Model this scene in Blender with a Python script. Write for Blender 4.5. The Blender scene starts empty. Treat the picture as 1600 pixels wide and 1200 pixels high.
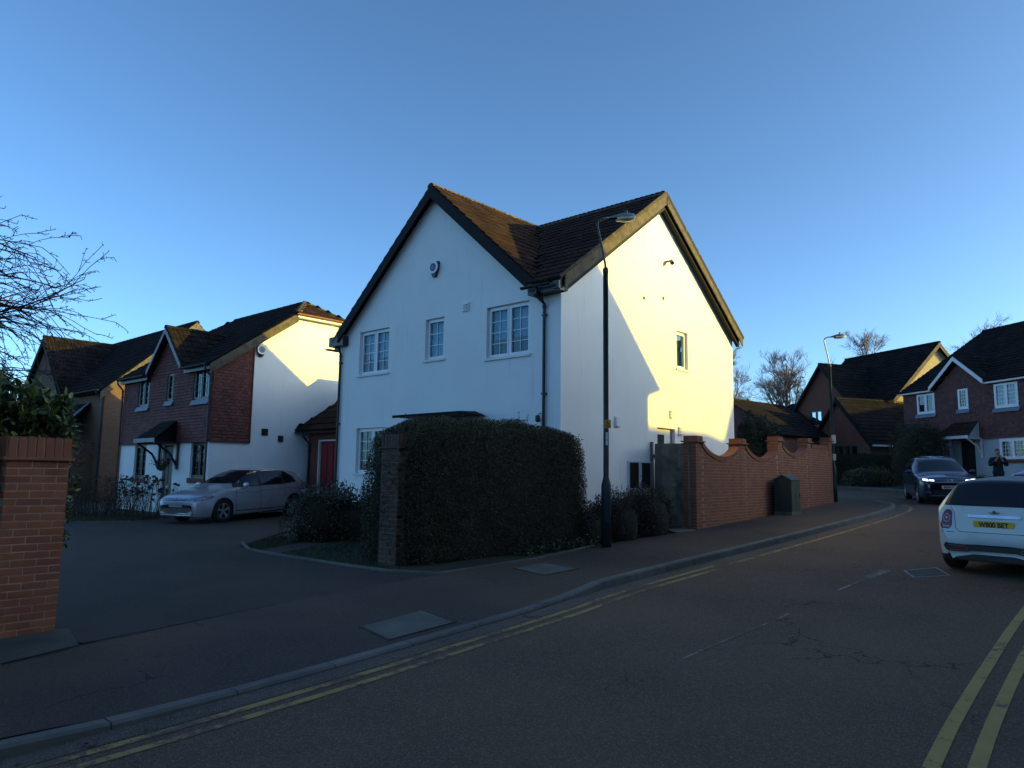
import bpy, bmesh, math, random
import numpy as np
from mathutils import Vector, Matrix, Euler
from mathutils.bvhtree import BVHTree
R = math.radians
random.seed(7); RNG = np.random.default_rng(7)
SC = bpy.context.scene
COL = SC.collection

# ------------------------------------------------------------------ camera, sky, sun, exposure
EYE = 1.65
CAMF, CAMP, CAMR = 1155.0, R(7.07), R(0.756)
cam = bpy.data.objects.new('camera', bpy.data.cameras.new('camera'))
COL.objects.link(cam)
cam.data.sensor_width = 36.0
cam.data.lens = CAMF * 36.0 / 1600.0
cam.data.clip_start = 0.05; cam.data.clip_end = 3000
cam.matrix_world = Matrix.Translation((0, 0, EYE)) @ Matrix.Rotation(R(90) + CAMP, 4, 'X') @ Matrix.Rotation(CAMR, 4, 'Z')
SC.camera = cam

# house frame of the white house: x along the front (towards the street), y into the plot
AX = Vector((0.7446, -0.6674, 0)); AY = Vector((0.6674, 0.7446, 0))
HROT = math.atan2(-0.6674, 0.7446)
sun_dir = (AX * 1.0 + AY * 0.668 + Vector((0, 0, 0.213))).normalized()     # towards the sun
SUN_EL = math.asin(sun_dir.z); SUN_AZ = math.atan2(sun_dir.x, sun_dir.y)
w = bpy.data.worlds.new('World'); SC.world = w; w.use_nodes = True
nt = w.node_tree; nt.nodes.clear()
sky = nt.nodes.new('ShaderNodeTexSky'); sky.sky_type = 'NISHITA'; sky.sun_disc = False
sky.sun_elevation = SUN_EL; sky.sun_rotation = SUN_AZ
sky.air_density = 0.55; sky.dust_density = 1.5; sky.ozone_density = 2.4; sky.altitude = 30
bg = nt.nodes.new('ShaderNodeBackground'); bg.inputs['Strength'].default_value = 0.15
wo = nt.nodes.new('ShaderNodeOutputWorld')
gm_ = nt.nodes.new('ShaderNodeGamma'); gm_.inputs[1].default_value = 1.12; nt.links.new(sky.outputs[0], gm_.inputs[0])
vm_ = nt.nodes.new('ShaderNodeVectorMath'); vm_.operation = 'MULTIPLY'; vm_.inputs[1].default_value = (.80, .93, .87); nt.links.new(gm_.outputs[0], vm_.inputs[0]); nt.links.new(vm_.outputs[0], bg.inputs[0]); nt.links.new(bg.outputs[0], wo.inputs[0])
sl = bpy.data.lights.new('sun', 'SUN'); sl.energy = 3.1; sl.angle = R(0.5); sl.color = (1.0, 0.75, 0.07)
so = bpy.data.objects.new('sun', sl); COL.objects.link(so)
so.rotation_mode = 'QUATERNION'; so.rotation_quaternion = sun_dir.to_track_quat('Z', 'Y')
SC.view_settings.view_transform = 'Standard'; SC.view_settings.look = 'None'
SC.view_settings.exposure = 1.36; SC.view_settings.gamma = 1.0; SC.view_settings.use_curve_mapping = False
SC.cycles.max_bounces = 6; SC.cycles.diffuse_bounces = 3; SC.cycles.glossy_bounces = 3
SC.cycles.transparent_max_bounces = 12; SC.cycles.use_denoising = True

# ------------------------------------------------------------------ ground shape
G0, GX, GY = -0.14649, 0.023759, 0.025239
def clampf(v, a, b): return a if v < a else b if v > b else v
def g(x, y): return G0 + GX * clampf(x, -40, 45) + GY * clampf(y, -25, 75)
def to_uv(x, y):
    dx, dy = x - 1.02, y - 15.34
    return -dx * .7446 + dy * .6674, dx * .6674 + dy * .7446
def smooth(a, b, t):
    t = clampf((t - a) / (b - a), 0, 1); return t * t * (3 - 2 * t)
def kerb_h(x, y):
    v = to_uv(x, y)[1]
    return 0.035 + 0.075 * smooth(-5.0, -3.6, v) + 0.06 * smooth(-9.6, -10.8, v)
def project(p):
    x, y, z = p[0], p[1], p[2] - EYE
    d = y * math.cos(CAMP) + z * math.sin(CAMP)
    if d < 0.1: return None
    h = -y * math.sin(CAMP) + z * math.cos(CAMP)
    return 800 + CAMF * x / d, 600 - CAMF * h / d, d

# ------------------------------------------------------------------ materials
def nodes(name):
    m = bpy.data.materials.new(name); m.use_nodes = True
    t = m.node_tree; b = t.nodes['Principled BSDF']
    return m, t, b
def N(t, typ, **kw):
    n = t.nodes.new(typ)
    for k, v in kw.items():
        if k in ('operation', 'blend_type', 'data_type', 'feature', 'noise_dimensions', 'wave_type', 'bands_direction'): setattr(n, k, v)
        else: n.inputs[k].default_value = v
    return n
def mixc(t, fac, a, b, blend='MIX'):
    n = t.nodes.new('ShaderNodeMix'); n.data_type = 'RGBA'; n.blend_type = blend
    for sock, v in ((n.inputs[0], fac), (n.inputs[6], a), (n.inputs[7], b)):
        if hasattr(v, 'links') or isinstance(v, bpy.types.NodeSocket): t.links.new(v, sock)
        elif isinstance(v, (int, float)): sock.default_value = v
        else: sock.default_value = (*v, 1) if len(v) == 3 else v
    return n.outputs[2]
def ramp(t, v, lo, hi):
    n = t.nodes.new('ShaderNodeMapRange'); t.links.new(v, n.inputs[0])
    n.inputs[1].default_value = lo; n.inputs[2].default_value = hi; return n.outputs[0]
def noise(t, vec, scale, detail=4, rough=0.6):
    n = t.nodes.new('ShaderNodeTexNoise'); n.inputs['Scale'].default_value = scale
    n.inputs['Detail'].default_value = detail; n.inputs['Roughness'].default_value = rough
    if vec is not None: t.links.new(vec, n.inputs['Vector'])
    return n.outputs[0]
def wpos(t): return t.nodes.new('ShaderNodeNewGeometry').outputs['Position']
def opos(t): return t.nodes.new('ShaderNodeTexCoord').outputs['Object']
def bump(t, b, h, dist, strength=1.0):
    n = t.nodes.new('ShaderNodeBump'); n.inputs['Distance'].default_value = dist; n.inputs['Strength'].default_value = strength
    t.links.new(h, n.inputs['Height']); t.links.new(n.outputs[0], b.inputs['Normal'])
def rnd(t):
    """a random value per piece: works for single objects and for joined pieces"""
    a = t.nodes.new('ShaderNodeObjectInfo').outputs['Random']
    i = t.nodes.new('ShaderNodeNewGeometry').outputs['Random Per Island']
    s = N(t, 'ShaderNodeMath', operation='ADD'); t.links.new(a, s.inputs[0]); t.links.new(i, s.inputs[1])
    f = N(t, 'ShaderNodeMath', operation='FRACT'); t.links.new(s.outputs[0], f.inputs[0]); return f.outputs[0]
def mat(name, c1, c2=None, scale=3.0, rough=0.8, bmp=0.0, bscale=40, rv=0.0, metal=0.0, spec=0.5, c3=None, c3s=0.7, c3t=(0.55, 0.7), coat=0.0, rv2=None):
    m, t, b = nodes(name)
    p = wpos(t); c2 = c2 or tuple(v * .8 for v in c1)
    col = mixc(t, ramp(t, noise(t, p, scale), .35, .65), c1, c2)
    if c3: col = mixc(t, ramp(t, noise(t, p, c3s, 5), *c3t), col, c3)
    if rv or rv2:
        r = rnd(t)
        if rv2: col = mixc(t, ramp(t, r, .55, 1.0), col, rv2)
        if rv:
            v = N(t, 'ShaderNodeMapRange'); t.links.new(r, v.inputs[0]); v.inputs[3].default_value = 1 - rv; v.inputs[4].default_value = 1 + rv
            cc = t.nodes.new('ShaderNodeHueSaturation'); t.links.new(v.outputs[0], cc.inputs['Value']); t.links.new(col, cc.inputs['Color']); col = cc.outputs[0]
    t.links.new(col, b.inputs['Base Color'])
    b.inputs['Roughness'].default_value = rough; b.inputs['Metallic'].default_value = metal
    b.inputs['Specular IOR Level'].default_value = spec; b.inputs['Coat Weight'].default_value = coat; b.inputs['Coat Roughness'].default_value = .04
    if bmp: bump(t, b, noise(t, p, bscale, 5, .65), bmp)
    return m
M = {}
def stucco():
    m, t, b = nodes('white_render'); p = wpos(t)
    col = mixc(t, ramp(t, noise(t, p, .8, 6), .35, .75), (.83, .82, .80), (.77, .76, .74))
    mp = t.nodes.new('ShaderNodeMapping'); mp.inputs['Scale'].default_value = (9, 9, .7); t.links.new(p, mp.inputs[0])
    col = mixc(t, ramp(t, noise(t, mp.outputs[0], 1.0, 5), .60, .95), col, (.60, .58, .54))
    t.links.new(col, b.inputs['Base Color']); b.inputs['Roughness'].default_value = .9
    bump(t, b, noise(t, p, 55, 4, .7), .004, .7); return m
M['stucco'] = stucco()
def asphalt(name, c1, c2, warm, speck):
    m, t, b = nodes(name); p = wpos(t)
    col = mixc(t, ramp(t, noise(t, p, .45, 6, .65), .38, .62), c1, tuple(v * .85 for v in c2))
    col = mixc(t, ramp(t, noise(t, p, .16, 3), .46, .58), col, warm)
    v = t.nodes.new('ShaderNodeTexVoronoi'); v.inputs['Scale'].default_value = 120; t.links.new(p, v.inputs['Vector'])
    hs = t.nodes.new('ShaderNodeSeparateColor'); t.links.new(v.outputs['Color'], hs.inputs[0])
    col = mixc(t, ramp(t, hs.outputs[0], .62, 1.0), col, speck)
    col = mixc(t, ramp(t, noise(t, p, 22, 4, .7), .55, .85), col, tuple(c * .45 for c in c1))
    # fine cracks, only here and there, and scattered pale grit
    ve = t.nodes.new('ShaderNodeTexVoronoi'); ve.feature = 'DISTANCE_TO_EDGE'; ve.inputs['Scale'].default_value = .55
    wv = t.nodes.new('ShaderNodeVectorMath'); wv.operation = 'ADD'; nz = t.nodes.new('ShaderNodeTexNoise'); nz.inputs['Scale'].default_value = 2.2; nz.inputs['Detail'].default_value = 5; t.links.new(p, nz.inputs['Vector'])
    t.links.new(p, wv.inputs[0]); t.links.new(nz.outputs['Color'], wv.inputs[1]); t.links.new(wv.outputs[0], ve.inputs['Vector'])
    ck = N(t, 'ShaderNodeMath', operation='LESS_THAN'); t.links.new(ve.outputs['Distance'], ck.inputs[0]); ck.inputs[1].default_value = .006
    cm_ = N(t, 'ShaderNodeMath', operation='MULTIPLY'); t.links.new(ck.outputs[0], cm_.inputs[0]); t.links.new(ramp(t, noise(t, p, .45, 2), .52, .60), cm_.inputs[1])
    col = mixc(t, cm_.outputs[0], col, tuple(c * .3 for c in c1))
    gr_ = N(t, 'ShaderNodeMath', operation='GREATER_THAN'); t.links.new(noise(t, p, 9, 3, .8), gr_.inputs[0]); gr_.inputs[1].default_value = .735
    col = mixc(t, gr_.outputs[0], col, tuple(c * 2.2 for c in c1))
    t.links.new(col, b.inputs['Base Color']); b.inputs['Roughness'].default_value = .88; b.inputs['Specular IOR Level'].default_value = .35
    bump(t, b, v.outputs['Distance'], .006, .8); return m
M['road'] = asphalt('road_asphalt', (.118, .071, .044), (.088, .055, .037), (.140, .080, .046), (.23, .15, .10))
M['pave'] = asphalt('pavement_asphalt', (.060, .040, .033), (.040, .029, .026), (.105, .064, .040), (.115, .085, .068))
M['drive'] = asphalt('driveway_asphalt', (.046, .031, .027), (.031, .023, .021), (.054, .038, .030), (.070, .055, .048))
M['gutterd'] = asphalt('dusty_gutter_asphalt', (.125, .095, .072), (.085, .064, .050), (.14, .105, .08), (.2, .16, .13))
M['kerb'] = mat('kerb_concrete', (.15, .14, .125), (.10, .095, .085), 2.5, .9, .006, 30, rv=.14, c3=(.05, .05, .05), c3s=1.5, c3t=(.55, .75))
M['conc'] = mat('concrete_slab', (.135, .125, .105), (.085, .080, .070), 3, .9, .004, 45, c3=(.09, .09, .08), c3s=2.5)
M['slabd'] = mat('dirty_slab', (.075, .070, .058), (.045, .044, .036), 2, .9, .004, 40, c3=(.03, .035, .02), c3s=2.5)
M['joint'] = mat('tar_joint', (.02, .02, .022), None, 4, .7)
def paint(name, c, wear, under):
    m, t, b = nodes(name); p = wpos(t)
    n = noise(t, p, 14, 6, .75); n2 = noise(t, p, 1.4, 4)
    a = N(t, 'ShaderNodeMath', operation='ADD'); t.links.new(n, a.inputs[0]); t.links.new(n2, a.inputs[1])
    f = ramp(t, a.outputs[0], wear, wear + .10)
    col = mixc(t, ramp(t, noise(t, p, 5), .3, .7), c, tuple(x * .8 for x in c))
    t.links.new(mixc(t, f, col, under), b.inputs['Base Color']); b.inputs['Roughness'].default_value = .8
    bump(t, b, noise(t, p, 60), .003); return m
M['yellow'] = paint('worn_yellow_paint', (.36, .235, .07), .965, (.115, .070, .044))
M['yellow2'] = paint('worn_yellow_paint_right', (.44, .28, .075), 1.08, (.115, .072, .044))
M['whitel'] = paint('worn_white_paint', (.30, .29, .28), .90, (.11, .068, .043))
M['soil'] = mat('garden_soil', (.030, .024, .018), (.016, .014, .011), 6, .95, .03, 18, c3=(.02, .03, .012), c3s=1.2)
M['lawn'] = mat('lawn_ground', (.030, .038, .014), (.018, .022, .010), 4, .95, .02, 30, c3=(.035, .026, .014), c3s=.9)
M['grass'] = mat('grass_blades', (.045, .070, .018), (.030, .040, .014), 2, .8, rv=.3, rv2=(.075, .065, .03))
M['field'] = mat('far_ground', (.035, .038, .022), (.05, .045, .03), .3, .95)
M['tile'] = mat('brown_concrete_tile', (.044, .023, .016), (.026, .013, .010), 2.2, .9, .003, 60, spec=.15, rv=.35, c3=(.085, .060, .030), c3s=3.5, c3t=(.58, .80))
M['tiled'] = mat('dark_roof_tile', (.017, .013, .013), (.010, .008, .009), 2.0, .9, .003, 50, spec=.12, rv=.3, c3=(.028, .022, .016), c3s=3)
M['ridge'] = mat('lichened_ridge_tile', (.085, .060, .032), (.045, .030, .020), 7, .9, .006, 30, rv=.25, c3=(.20, .15, .05), c3s=6, c3t=(.55, .66))
M['felt'] = mat('roof_underlay', (.02, .018, .017), None, 4, .9)
M['bargeb'] = mat('black_painted_board', (.010, .010, .012), (.007, .007, .008), 4, .7, .002, 20, spec=.2)
M['bargew'] = mat('weathered_board', (.13, .105, .070), (.085, .068, .048), 5, .85, .004, 14, spec=.2, c3=(.060, .050, .038), c3s=7, c3t=(.5, .65))
M['black'] = mat('black_plastic', (.012, .012, .015), None, 5, .4)
M['upvc'] = mat('white_plastic_frame', (.78, .78, .79), (.72, .72, .73), 3, .35)
M['dframe'] = mat('dark_window_frame', (.022, .025, .032), None, 4, .4)
M['white'] = mat('white_gloss_board', (.72, .72, .72), (.60, .60, .60), 3, .5)
M['hang'] = mat('hung_red_clay_tile', (.150, .042, .030), (.105, .030, .024), 2.5, .8, .003, 60, rv=.30, c3=(.085, .026, .024), c3s=1.2)
M['hangb'] = mat('hung_dark_clay_tile', (.135, .048, .038), (.095, .034, .030), 2.5, .8, .003, 60, rv=.28)
M['brick'] = mat('red_facing_brick', (.37, .125, .058), (.28, .088, .040), 3.5, .88, .004, 70, rv=.16, rv2=(.21, .066, .040), c3=(.13, .055, .035), c3s=4, c3t=(.6, .8))
M['brickw'] = mat('garden_wall_brick', (.27, .098, .050), (.19, .066, .038), 3.5, .88, .004, 70, rv=.18, rv2=(.18, .055, .036), c3=(.085, .035, .026), c3s=1.1, c3t=(.6, .85))
M['mortar'] = mat('mortar', (.58, .42, .29), (.44, .31, .21), 9, .95, .004, 60)
M['wmortar'] = mat('garden_wall_mortar', (.36, .255, .175), (.24, .165, .11), 9, .95, .004, 60)
M['bbrick'] = mat('brown_pillar_brick', (.11, .065, .043), (.08, .048, .034), 4, .9, .004, 70, rv=.18)
M['bmortar'] = mat('brown_mortar', (.24, .18, .135), None, 9, .95, .004, 60)
def brickmat(name, c1, c2, mo, sc=1.0):
    m, t, b = nodes(name); o = opos(t)
    sp = t.nodes.new('ShaderNodeSeparateXYZ'); t.links.new(o, sp.inputs[0])
    ad = N(t, 'ShaderNodeMath', operation='ADD'); t.links.new(sp.outputs[0], ad.inputs[0]); t.links.new(sp.outputs[1], ad.inputs[1])
    cb = t.nodes.new('ShaderNodeCombineXYZ'); t.links.new(ad.outputs[0], cb.inputs[0]); t.links.new(sp.outputs[2], cb.inputs[1])
    bt = t.nodes.new('ShaderNodeTexBrick'); t.links.new(cb.outputs[0], bt.inputs['Vector'])
    bt.inputs['Color1'].default_value = (*c1, 1); bt.inputs['Color2'].default_value = (*c2, 1); bt.inputs['Mortar'].default_value = (*mo, 1)
    bt.inputs['Scale'].default_value = sc; bt.inputs['Brick Width'].default_value = .225; bt.inputs['Row Height'].default_value = .075
    bt.inputs['Mortar Size'].default_value = .008; bt.inputs['Bias'].default_value = -.2
    col = mixc(t, ramp(t, noise(t, o, 5, 5), .3, .7), bt.outputs[0], tuple(c * .8 for c in c1))
    t.links.new(col, b.inputs['Base Color']); b.inputs['Roughness'].default_value = .9
    iv = N(t, 'ShaderNodeMath', operation='SUBTRACT'); iv.inputs[0].default_value = 1; t.links.new(bt.outputs[1], iv.inputs[1])
    bump(t, b, iv.outputs[0], .008); return m
M['wbrick'] = brickmat('brown_house_brick', (.16, .085, .05), (.085, .05, .036), (.15, .12, .09))
M['rbrick'] = brickmat('red_house_brick', (.20, .06, .035), (.13, .045, .03), (.13, .09, .07))
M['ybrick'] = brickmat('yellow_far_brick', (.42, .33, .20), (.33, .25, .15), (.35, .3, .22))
def glassmat(name, tint, refl=0.06):
    m = bpy.data.materials.new(name); m.use_nodes = True; t = m.node_tree; t.nodes.clear()
    o = t.nodes.new('ShaderNodeOutputMaterial'); tr = t.nodes.new('ShaderNodeBsdfTransparent'); tr.inputs[0].default_value = (*tint, 1)
    gl = t.nodes.new('ShaderNodeBsdfGlossy'); gl.inputs['Roughness'].default_value = .02; gl.inputs[0].default_value = (1, 1, 1, 1)
    fr = t.nodes.new('ShaderNodeFresnel'); fr.inputs[0].default_value = 1.6
    ad = N(t, 'ShaderNodeMath', operation='MULTIPLY_ADD'); t.links.new(fr.outputs[0], ad.inputs[0]); ad.inputs[1].default_value = 0.9; ad.inputs[2].default_value = refl
    ad.use_clamp = True
    bf = t.nodes.new('ShaderNodeNewGeometry').outputs['Backfacing']; iv = N(t, 'ShaderNodeMath', operation='SUBTRACT'); iv.inputs[0].default_value = 1; t.links.new(bf, iv.inputs[1])
    ml = N(t, 'ShaderNodeMath', operation='MULTIPLY'); t.links.new(ad.outputs[0], ml.inputs[0]); t.links.new(iv.outputs[0], ml.inputs[1])
    n = t.nodes.new('ShaderNodeBump'); n.inputs['Distance'].default_value = .02; n.inputs['Strength'].default_value = .2
    t.links.new(noise(t, wpos(t), 1.6, 2), n.inputs['Height']); t.links.new(n.outputs[0], gl.inputs['Normal'])
    mx = t.nodes.new('ShaderNodeMixShader'); t.links.new(ml.outputs[0], mx.inputs[0]); t.links.new(tr.outputs[0], mx.inputs[1]); t.links.new(gl.outputs[0], mx.inputs[2])
    t.links.new(mx.outputs[0], o.inputs[0]); return m
M['glass'] = glassmat('window_glass', (.72, .84, .88), .03)
M['glassm'] = glassmat('mirrored_window_glass', (.6, .7, .72), .42)
M['curt'] = mat('net_curtain', (.42, .58, .66), (.26, .40, .48), 6, .9)
M['roomdark'] = mat('dark_interior', (.02, .022, .028), None, 3, .9)  # flat dark colour standing in for the unlit room behind the glass
M['lead'] = mat('lead_sheet', (.16, .18, .22), (.12, .14, .17), 4, .5)
M['red'] = mat('red_painted_door', (.24, .012, .018), (.19, .010, .015), 3, .5)
M['doorb'] = mat('dark_brown_door', (.030, .020, .016), (.022, .016, .013), 8, .5)
M['gate'] = mat('weathered_gate_timber', (.21, .18, .135), (.13, .11, .085), 4, .9, .004, 35, rv=.16, c3=(.05, .06, .045), c3s=2.2)
M['lampg'] = mat('green_lamp_paint', (.016, .030, .031), (.012, .022, .024), 5, .5, .001, 30)
M['galv'] = mat('galvanised_steel', (.34, .35, .36), (.24, .25, .26), 6, .5, metal=.6)
M['lamph'] = mat('lamp_head_plastic', (.60, .58, .50), (.50, .48, .42), 8, .35)
M['lampt'] = mat('lamp_head_top', (.12, .15, .17), None, 5, .4)
M['ysign'] = mat('yellow_sign', (.60, .30, .02), None, 4, .5)
M['cab'] = mat('green_cabinet_paint', (.030, .038, .030), (.018, .024, .020), 3, .55, .001, 20, c3=(.065, .07, .055), c3s=3.0, c3t=(.55, .8))
M['bark'] = mat('dark_bark', (.040, .030, .026), (.020, .016, .015), 8, .9, .01, 25)
M['twig'] = mat('twig_bark', (.050, .028, .026), (.026, .018, .020), 8, .8)
M['farbark'] = mat('far_bark', (.16, .125, .10), (.10, .08, .068), 3, .9)
def leafmat(name, c1, c2, rough=.5, yel=None):
    m = mat(name, c1, c2, 1.2, rough, rv=.45, spec=.5, rv2=yel); return m
M['hedge'] = leafmat('privet_leaf', (.048, .044, .016), (.030, .030, .012), .7, (.075, .056, .024))
M['hedgec'] = mat('hedge_core', (.026, .022, .011), (.010, .009, .006), 14, .95, .03, 22)
M['laurel'] = leafmat('laurel_leaf', (.085, .120, .028), (.045, .075, .018), .4, (.14, .17, .045))
M['bush'] = leafmat('variegated_leaf', (.032, .044, .018), (.020, .026, .013), .5, (.085, .080, .045))
M['shrub'] = leafmat('dark_shrub_leaf', (.020, .024, .013), (.014, .016, .010), .6, (.035, .025, .02))
M['ivy'] = leafmat('ground_ivy_leaf', (.040, .060, .020), (.025, .038, .014), .5)
M['conif'] = leafmat('conifer_spray', (.022, .034, .014), (.014, .020, .010), .8)
M['ygreen'] = leafmat('yellow_green_leaf', (.13, .14, .03), (.07, .085, .02), .6)
M['dead'] = mat('dead_stem', (.060, .045, .030), (.035, .028, .02), 6, .9, rv=.3)
M['rubber'] = mat('tyre_rubber', (.014, .014, .015), None, 6, .85, .002, 60)
M['chrome'] = mat('chrome', (.65, .67, .70), None, 5, .12, metal=1.0)
M['alloy'] = mat('alloy_wheel', (.42, .43, .45), (.34, .35, .37), 6, .3, metal=.8)
M['cglass'] = mat('car_window_glass', (.010, .012, .016), None, 4, .08, spec=.45)
M['trim'] = mat('black_car_trim', (.012, .012, .014), None, 4, .45)
M['platey'] = mat('yellow_number_plate', (.80, .46, .015), None, 4, .4)
M['platew'] = mat('white_number_plate', (.62, .62, .60), None, 4, .4)
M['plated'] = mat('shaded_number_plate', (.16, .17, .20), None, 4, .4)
M['ink'] = mat('plate_ink', (.008, .008, .01), None, 4, .5)
M['tail'] = mat('red_tail_lens', (.30, .012, .022), (.20, .01, .02), 20, .15, coat=.5)
M['tailw'] = mat('clear_tail_lens', (.38, .34, .36), None, 20, .1, coat=1)
def emis(name, c, e):
    m, t, b = nodes(name); b.inputs['Base Color'].default_value = (.6, .6, .6, 1); b.inputs['Emission Color'].default_value = (*c, 1); b.inputs['Emission Strength'].default_value = e; return m
M['headon'] = emis('lit_headlamp', (1, .97, .92), 1.6)
M['headoff'] = mat('headlamp_lens', (.06, .07, .09), (.24, .26, .30), 22, .08, coat=1)
def carpaint(name, c, metal, rough):
    m, t, b = nodes(name); b.inputs['Base Color'].default_value = (*c, 1); b.inputs['Metallic'].default_value = metal
    b.inputs['Roughness'].default_value = rough; b.inputs['Coat Weight'].default_value = .8; b.inputs['Coat Roughness'].default_value = .06
    col = mixc(t, ramp(t, noise(t, wpos(t), 3, 5), .45, .8), c, tuple(v * .82 for v in c)); t.links.new(col, b.inputs['Base Color']); return m
M['silver'] = carpaint('silver_car_paint', (.46, .47, .51), .5, .36)
M['navy'] = carpaint('navy_car_paint', (.008, .016, .055), .25, .30)
M['cream'] = carpaint('cream_car_paint', (.62, .62, .56), 0, .35)
M['bluep'] = carpaint('pale_blue_car_paint', (.16, .24, .42), .4, .3)
M['skin'] = mat('skin', (.42, .24, .17), None, 4, .6)
M['hair'] = mat('grey_brown_hair', (.07, .05, .04), None, 30, .8)
M['coat'] = mat('dark_jacket', (.012, .016, .018), None, 6, .85, .004, 20)
M['jean'] = mat('dark_trousers', (.02, .022, .03), None, 6, .9)

# ------------------------------------------------------------------ building blocks
WM = {}
class MB:
    def __init__(s): s.v = []; s.f = []
    def add(s, vs, fs, T=None):
        o = len(s.v)
        s.v += [tuple(T(*p)) if T else tuple(p) for p in vs]; s.f += [tuple(i + o for i in f) for f in fs]
        return s
    def box(s, x0, x1, y0, y1, z0, z1, T=None):
        return s.add([(x0, y0, z0), (x1, y0, z0), (x1, y1, z0), (x0, y1, z0), (x0, y0, z1), (x1, y0, z1), (x1, y1, z1), (x0, y1, z1)],
                     [(3, 2, 1, 0), (4, 5, 6, 7), (0, 1, 5, 4), (1, 2, 6, 5), (2, 3, 7, 6), (3, 0, 4, 7)], T)
    def bbox(s, x0, x1, y0, y1, z0, z1, b=.006, T=None):
        """box with chamfered vertical and top edges"""
        vs = []
        for z, i in ((z0, 0), (z1 - b, 0), (z1, b)):
            vs += [(x0 + i + b * (i == 0) * 0, y0 + i, z), (x1 - i, y0 + i, z), (x1 - i, y1 - i, z), (x0 + i, y1 - i, z)]
        fs = [(3, 2, 1, 0), (8, 9, 10, 11)]
        for k in (0, 4):
            for i in range(4):
                j = (i + 1) % 4; fs.append((k + i, k + j, k + 4 + j, k + 4 + i))
        return s.add(vs, fs, T)
    def poly(s, pts, T=None): return s.add(pts, [tuple(range(len(pts)))], T)
    def prism(s, pts, ext, T=None):
        n = len(pts); e = Vector(ext)
        vs = [tuple(p) for p in pts] + [tuple(Vector(p) + e) for p in pts]
        return s.add(vs, [tuple(range(n))[::-1], tuple(range(n, 2 * n))] + [(i, (i + 1) % n, n + (i + 1) % n, n + i) for i in range(n)], T)
    def tube(s, path, r, n=8, cap=True, T=None):
        P = [Vector(p) for p in path]; k = len(P)
        rr = r if isinstance(r, (list, tuple)) else [r] * k
        up = None; vs = []
        for i, p in enumerate(P):
            d = (P[min(i + 1, k - 1)] - P[max(i - 1, 0)])
            if d.length < 1e-9: d = Vector((0, 0, 1))
            d.normalize()
            if up is None:
                up = Vector((0, 0, 1)) if abs(d.z) < .9 else Vector((1, 0, 0))
            a = d.cross(up)
            if a.length < 1e-6: a = d.orthogonal()
            a.normalize(); b = a.cross(d); up = b
            for j in range(n):
                t = 2 * math.pi * j / n; vs.append(p + (a * math.cos(t) + b * math.sin(t)) * rr[i])
        fs = []
        for i in range(k - 1):
            for j in range(n):
                q = (j + 1) % n; fs.append((i * n + j, i * n + q, (i + 1) * n + q, (i + 1) * n + j))
        if cap: fs += [tuple(range(n))[::-1], tuple(range((k - 1) * n, k * n))]
        return s.add([tuple(v) for v in vs], fs, T)
    def lathe(s, prof, n=16, c=(0, 0, 0), axis='z', T=None, cap=True):
        vs = []; fs = []
        for (r, h) in prof:
            for j in range(n):
                t = 2 * math.pi * j / n; a, b = r * math.cos(t), r * math.sin(t)
                vs.append((c[0] + a, c[1] + b, c[2] + h) if axis == 'z' else (c[0] + h, c[1] + a, c[2] + b) if axis == 'x' else (c[0] + a, c[1] + h, c[2] + b))
        for i in range(len(prof) - 1):
            for j in range(n):
                q = (j + 1) % n; fs.append((i * n + j, i * n + q, (i + 1) * n + q, (i + 1) * n + j))
        if cap: fs += [tuple(range(n))[::-1], tuple(range((len(prof) - 1) * n, len(prof) * n))]
        return s.add(vs, fs, T)
    def build(s, name, m, parent=None, kind=None, label=None, smooth=False, loc=None):
        me = bpy.data.meshes.new(name); me.from_pydata(s.v, [], s.f); me.update()
        if smooth: me.shade_smooth()
        return link(name, me, m, parent, kind, label, loc)
def link(name, me, m, parent=None, kind=None, label=None, loc=None):
    o = bpy.data.objects.new(name, me); COL.objects.link(o)
    if m is not None and not me.materials: me.materials.append(m if not isinstance(m, str) else M[m])
    if parent is not None: o.parent = parent
    if kind: o['kind'] = kind
    if label: o['label'] = label
    if loc is not None: o.location = loc
    base = WM[parent.name] if parent is not None and parent.name in WM else Matrix.Identity(4)
    WM[o.name] = base @ (Matrix.Translation(loc) if loc is not None else Matrix.Identity(4))
    return o
def thing(name, label, cat, loc=(0, 0, 0), rot=0.0, group=None, matrix=None):
    o = bpy.data.objects.new(name, None); COL.objects.link(o); o.empty_display_size = .2
    mw = matrix if matrix is not None else Matrix.Translation(loc) @ Matrix.Rotation(rot, 4, 'Z')
    o.matrix_world = mw; WM[o.name] = mw.copy()
    o['label'] = label; o['category'] = cat
    if group: o['group'] = group
    return o
def tag(o, label, cat, group=None):
    o['label'] = label; o['category'] = cat
    if group: o['group'] = group
    return o
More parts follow.
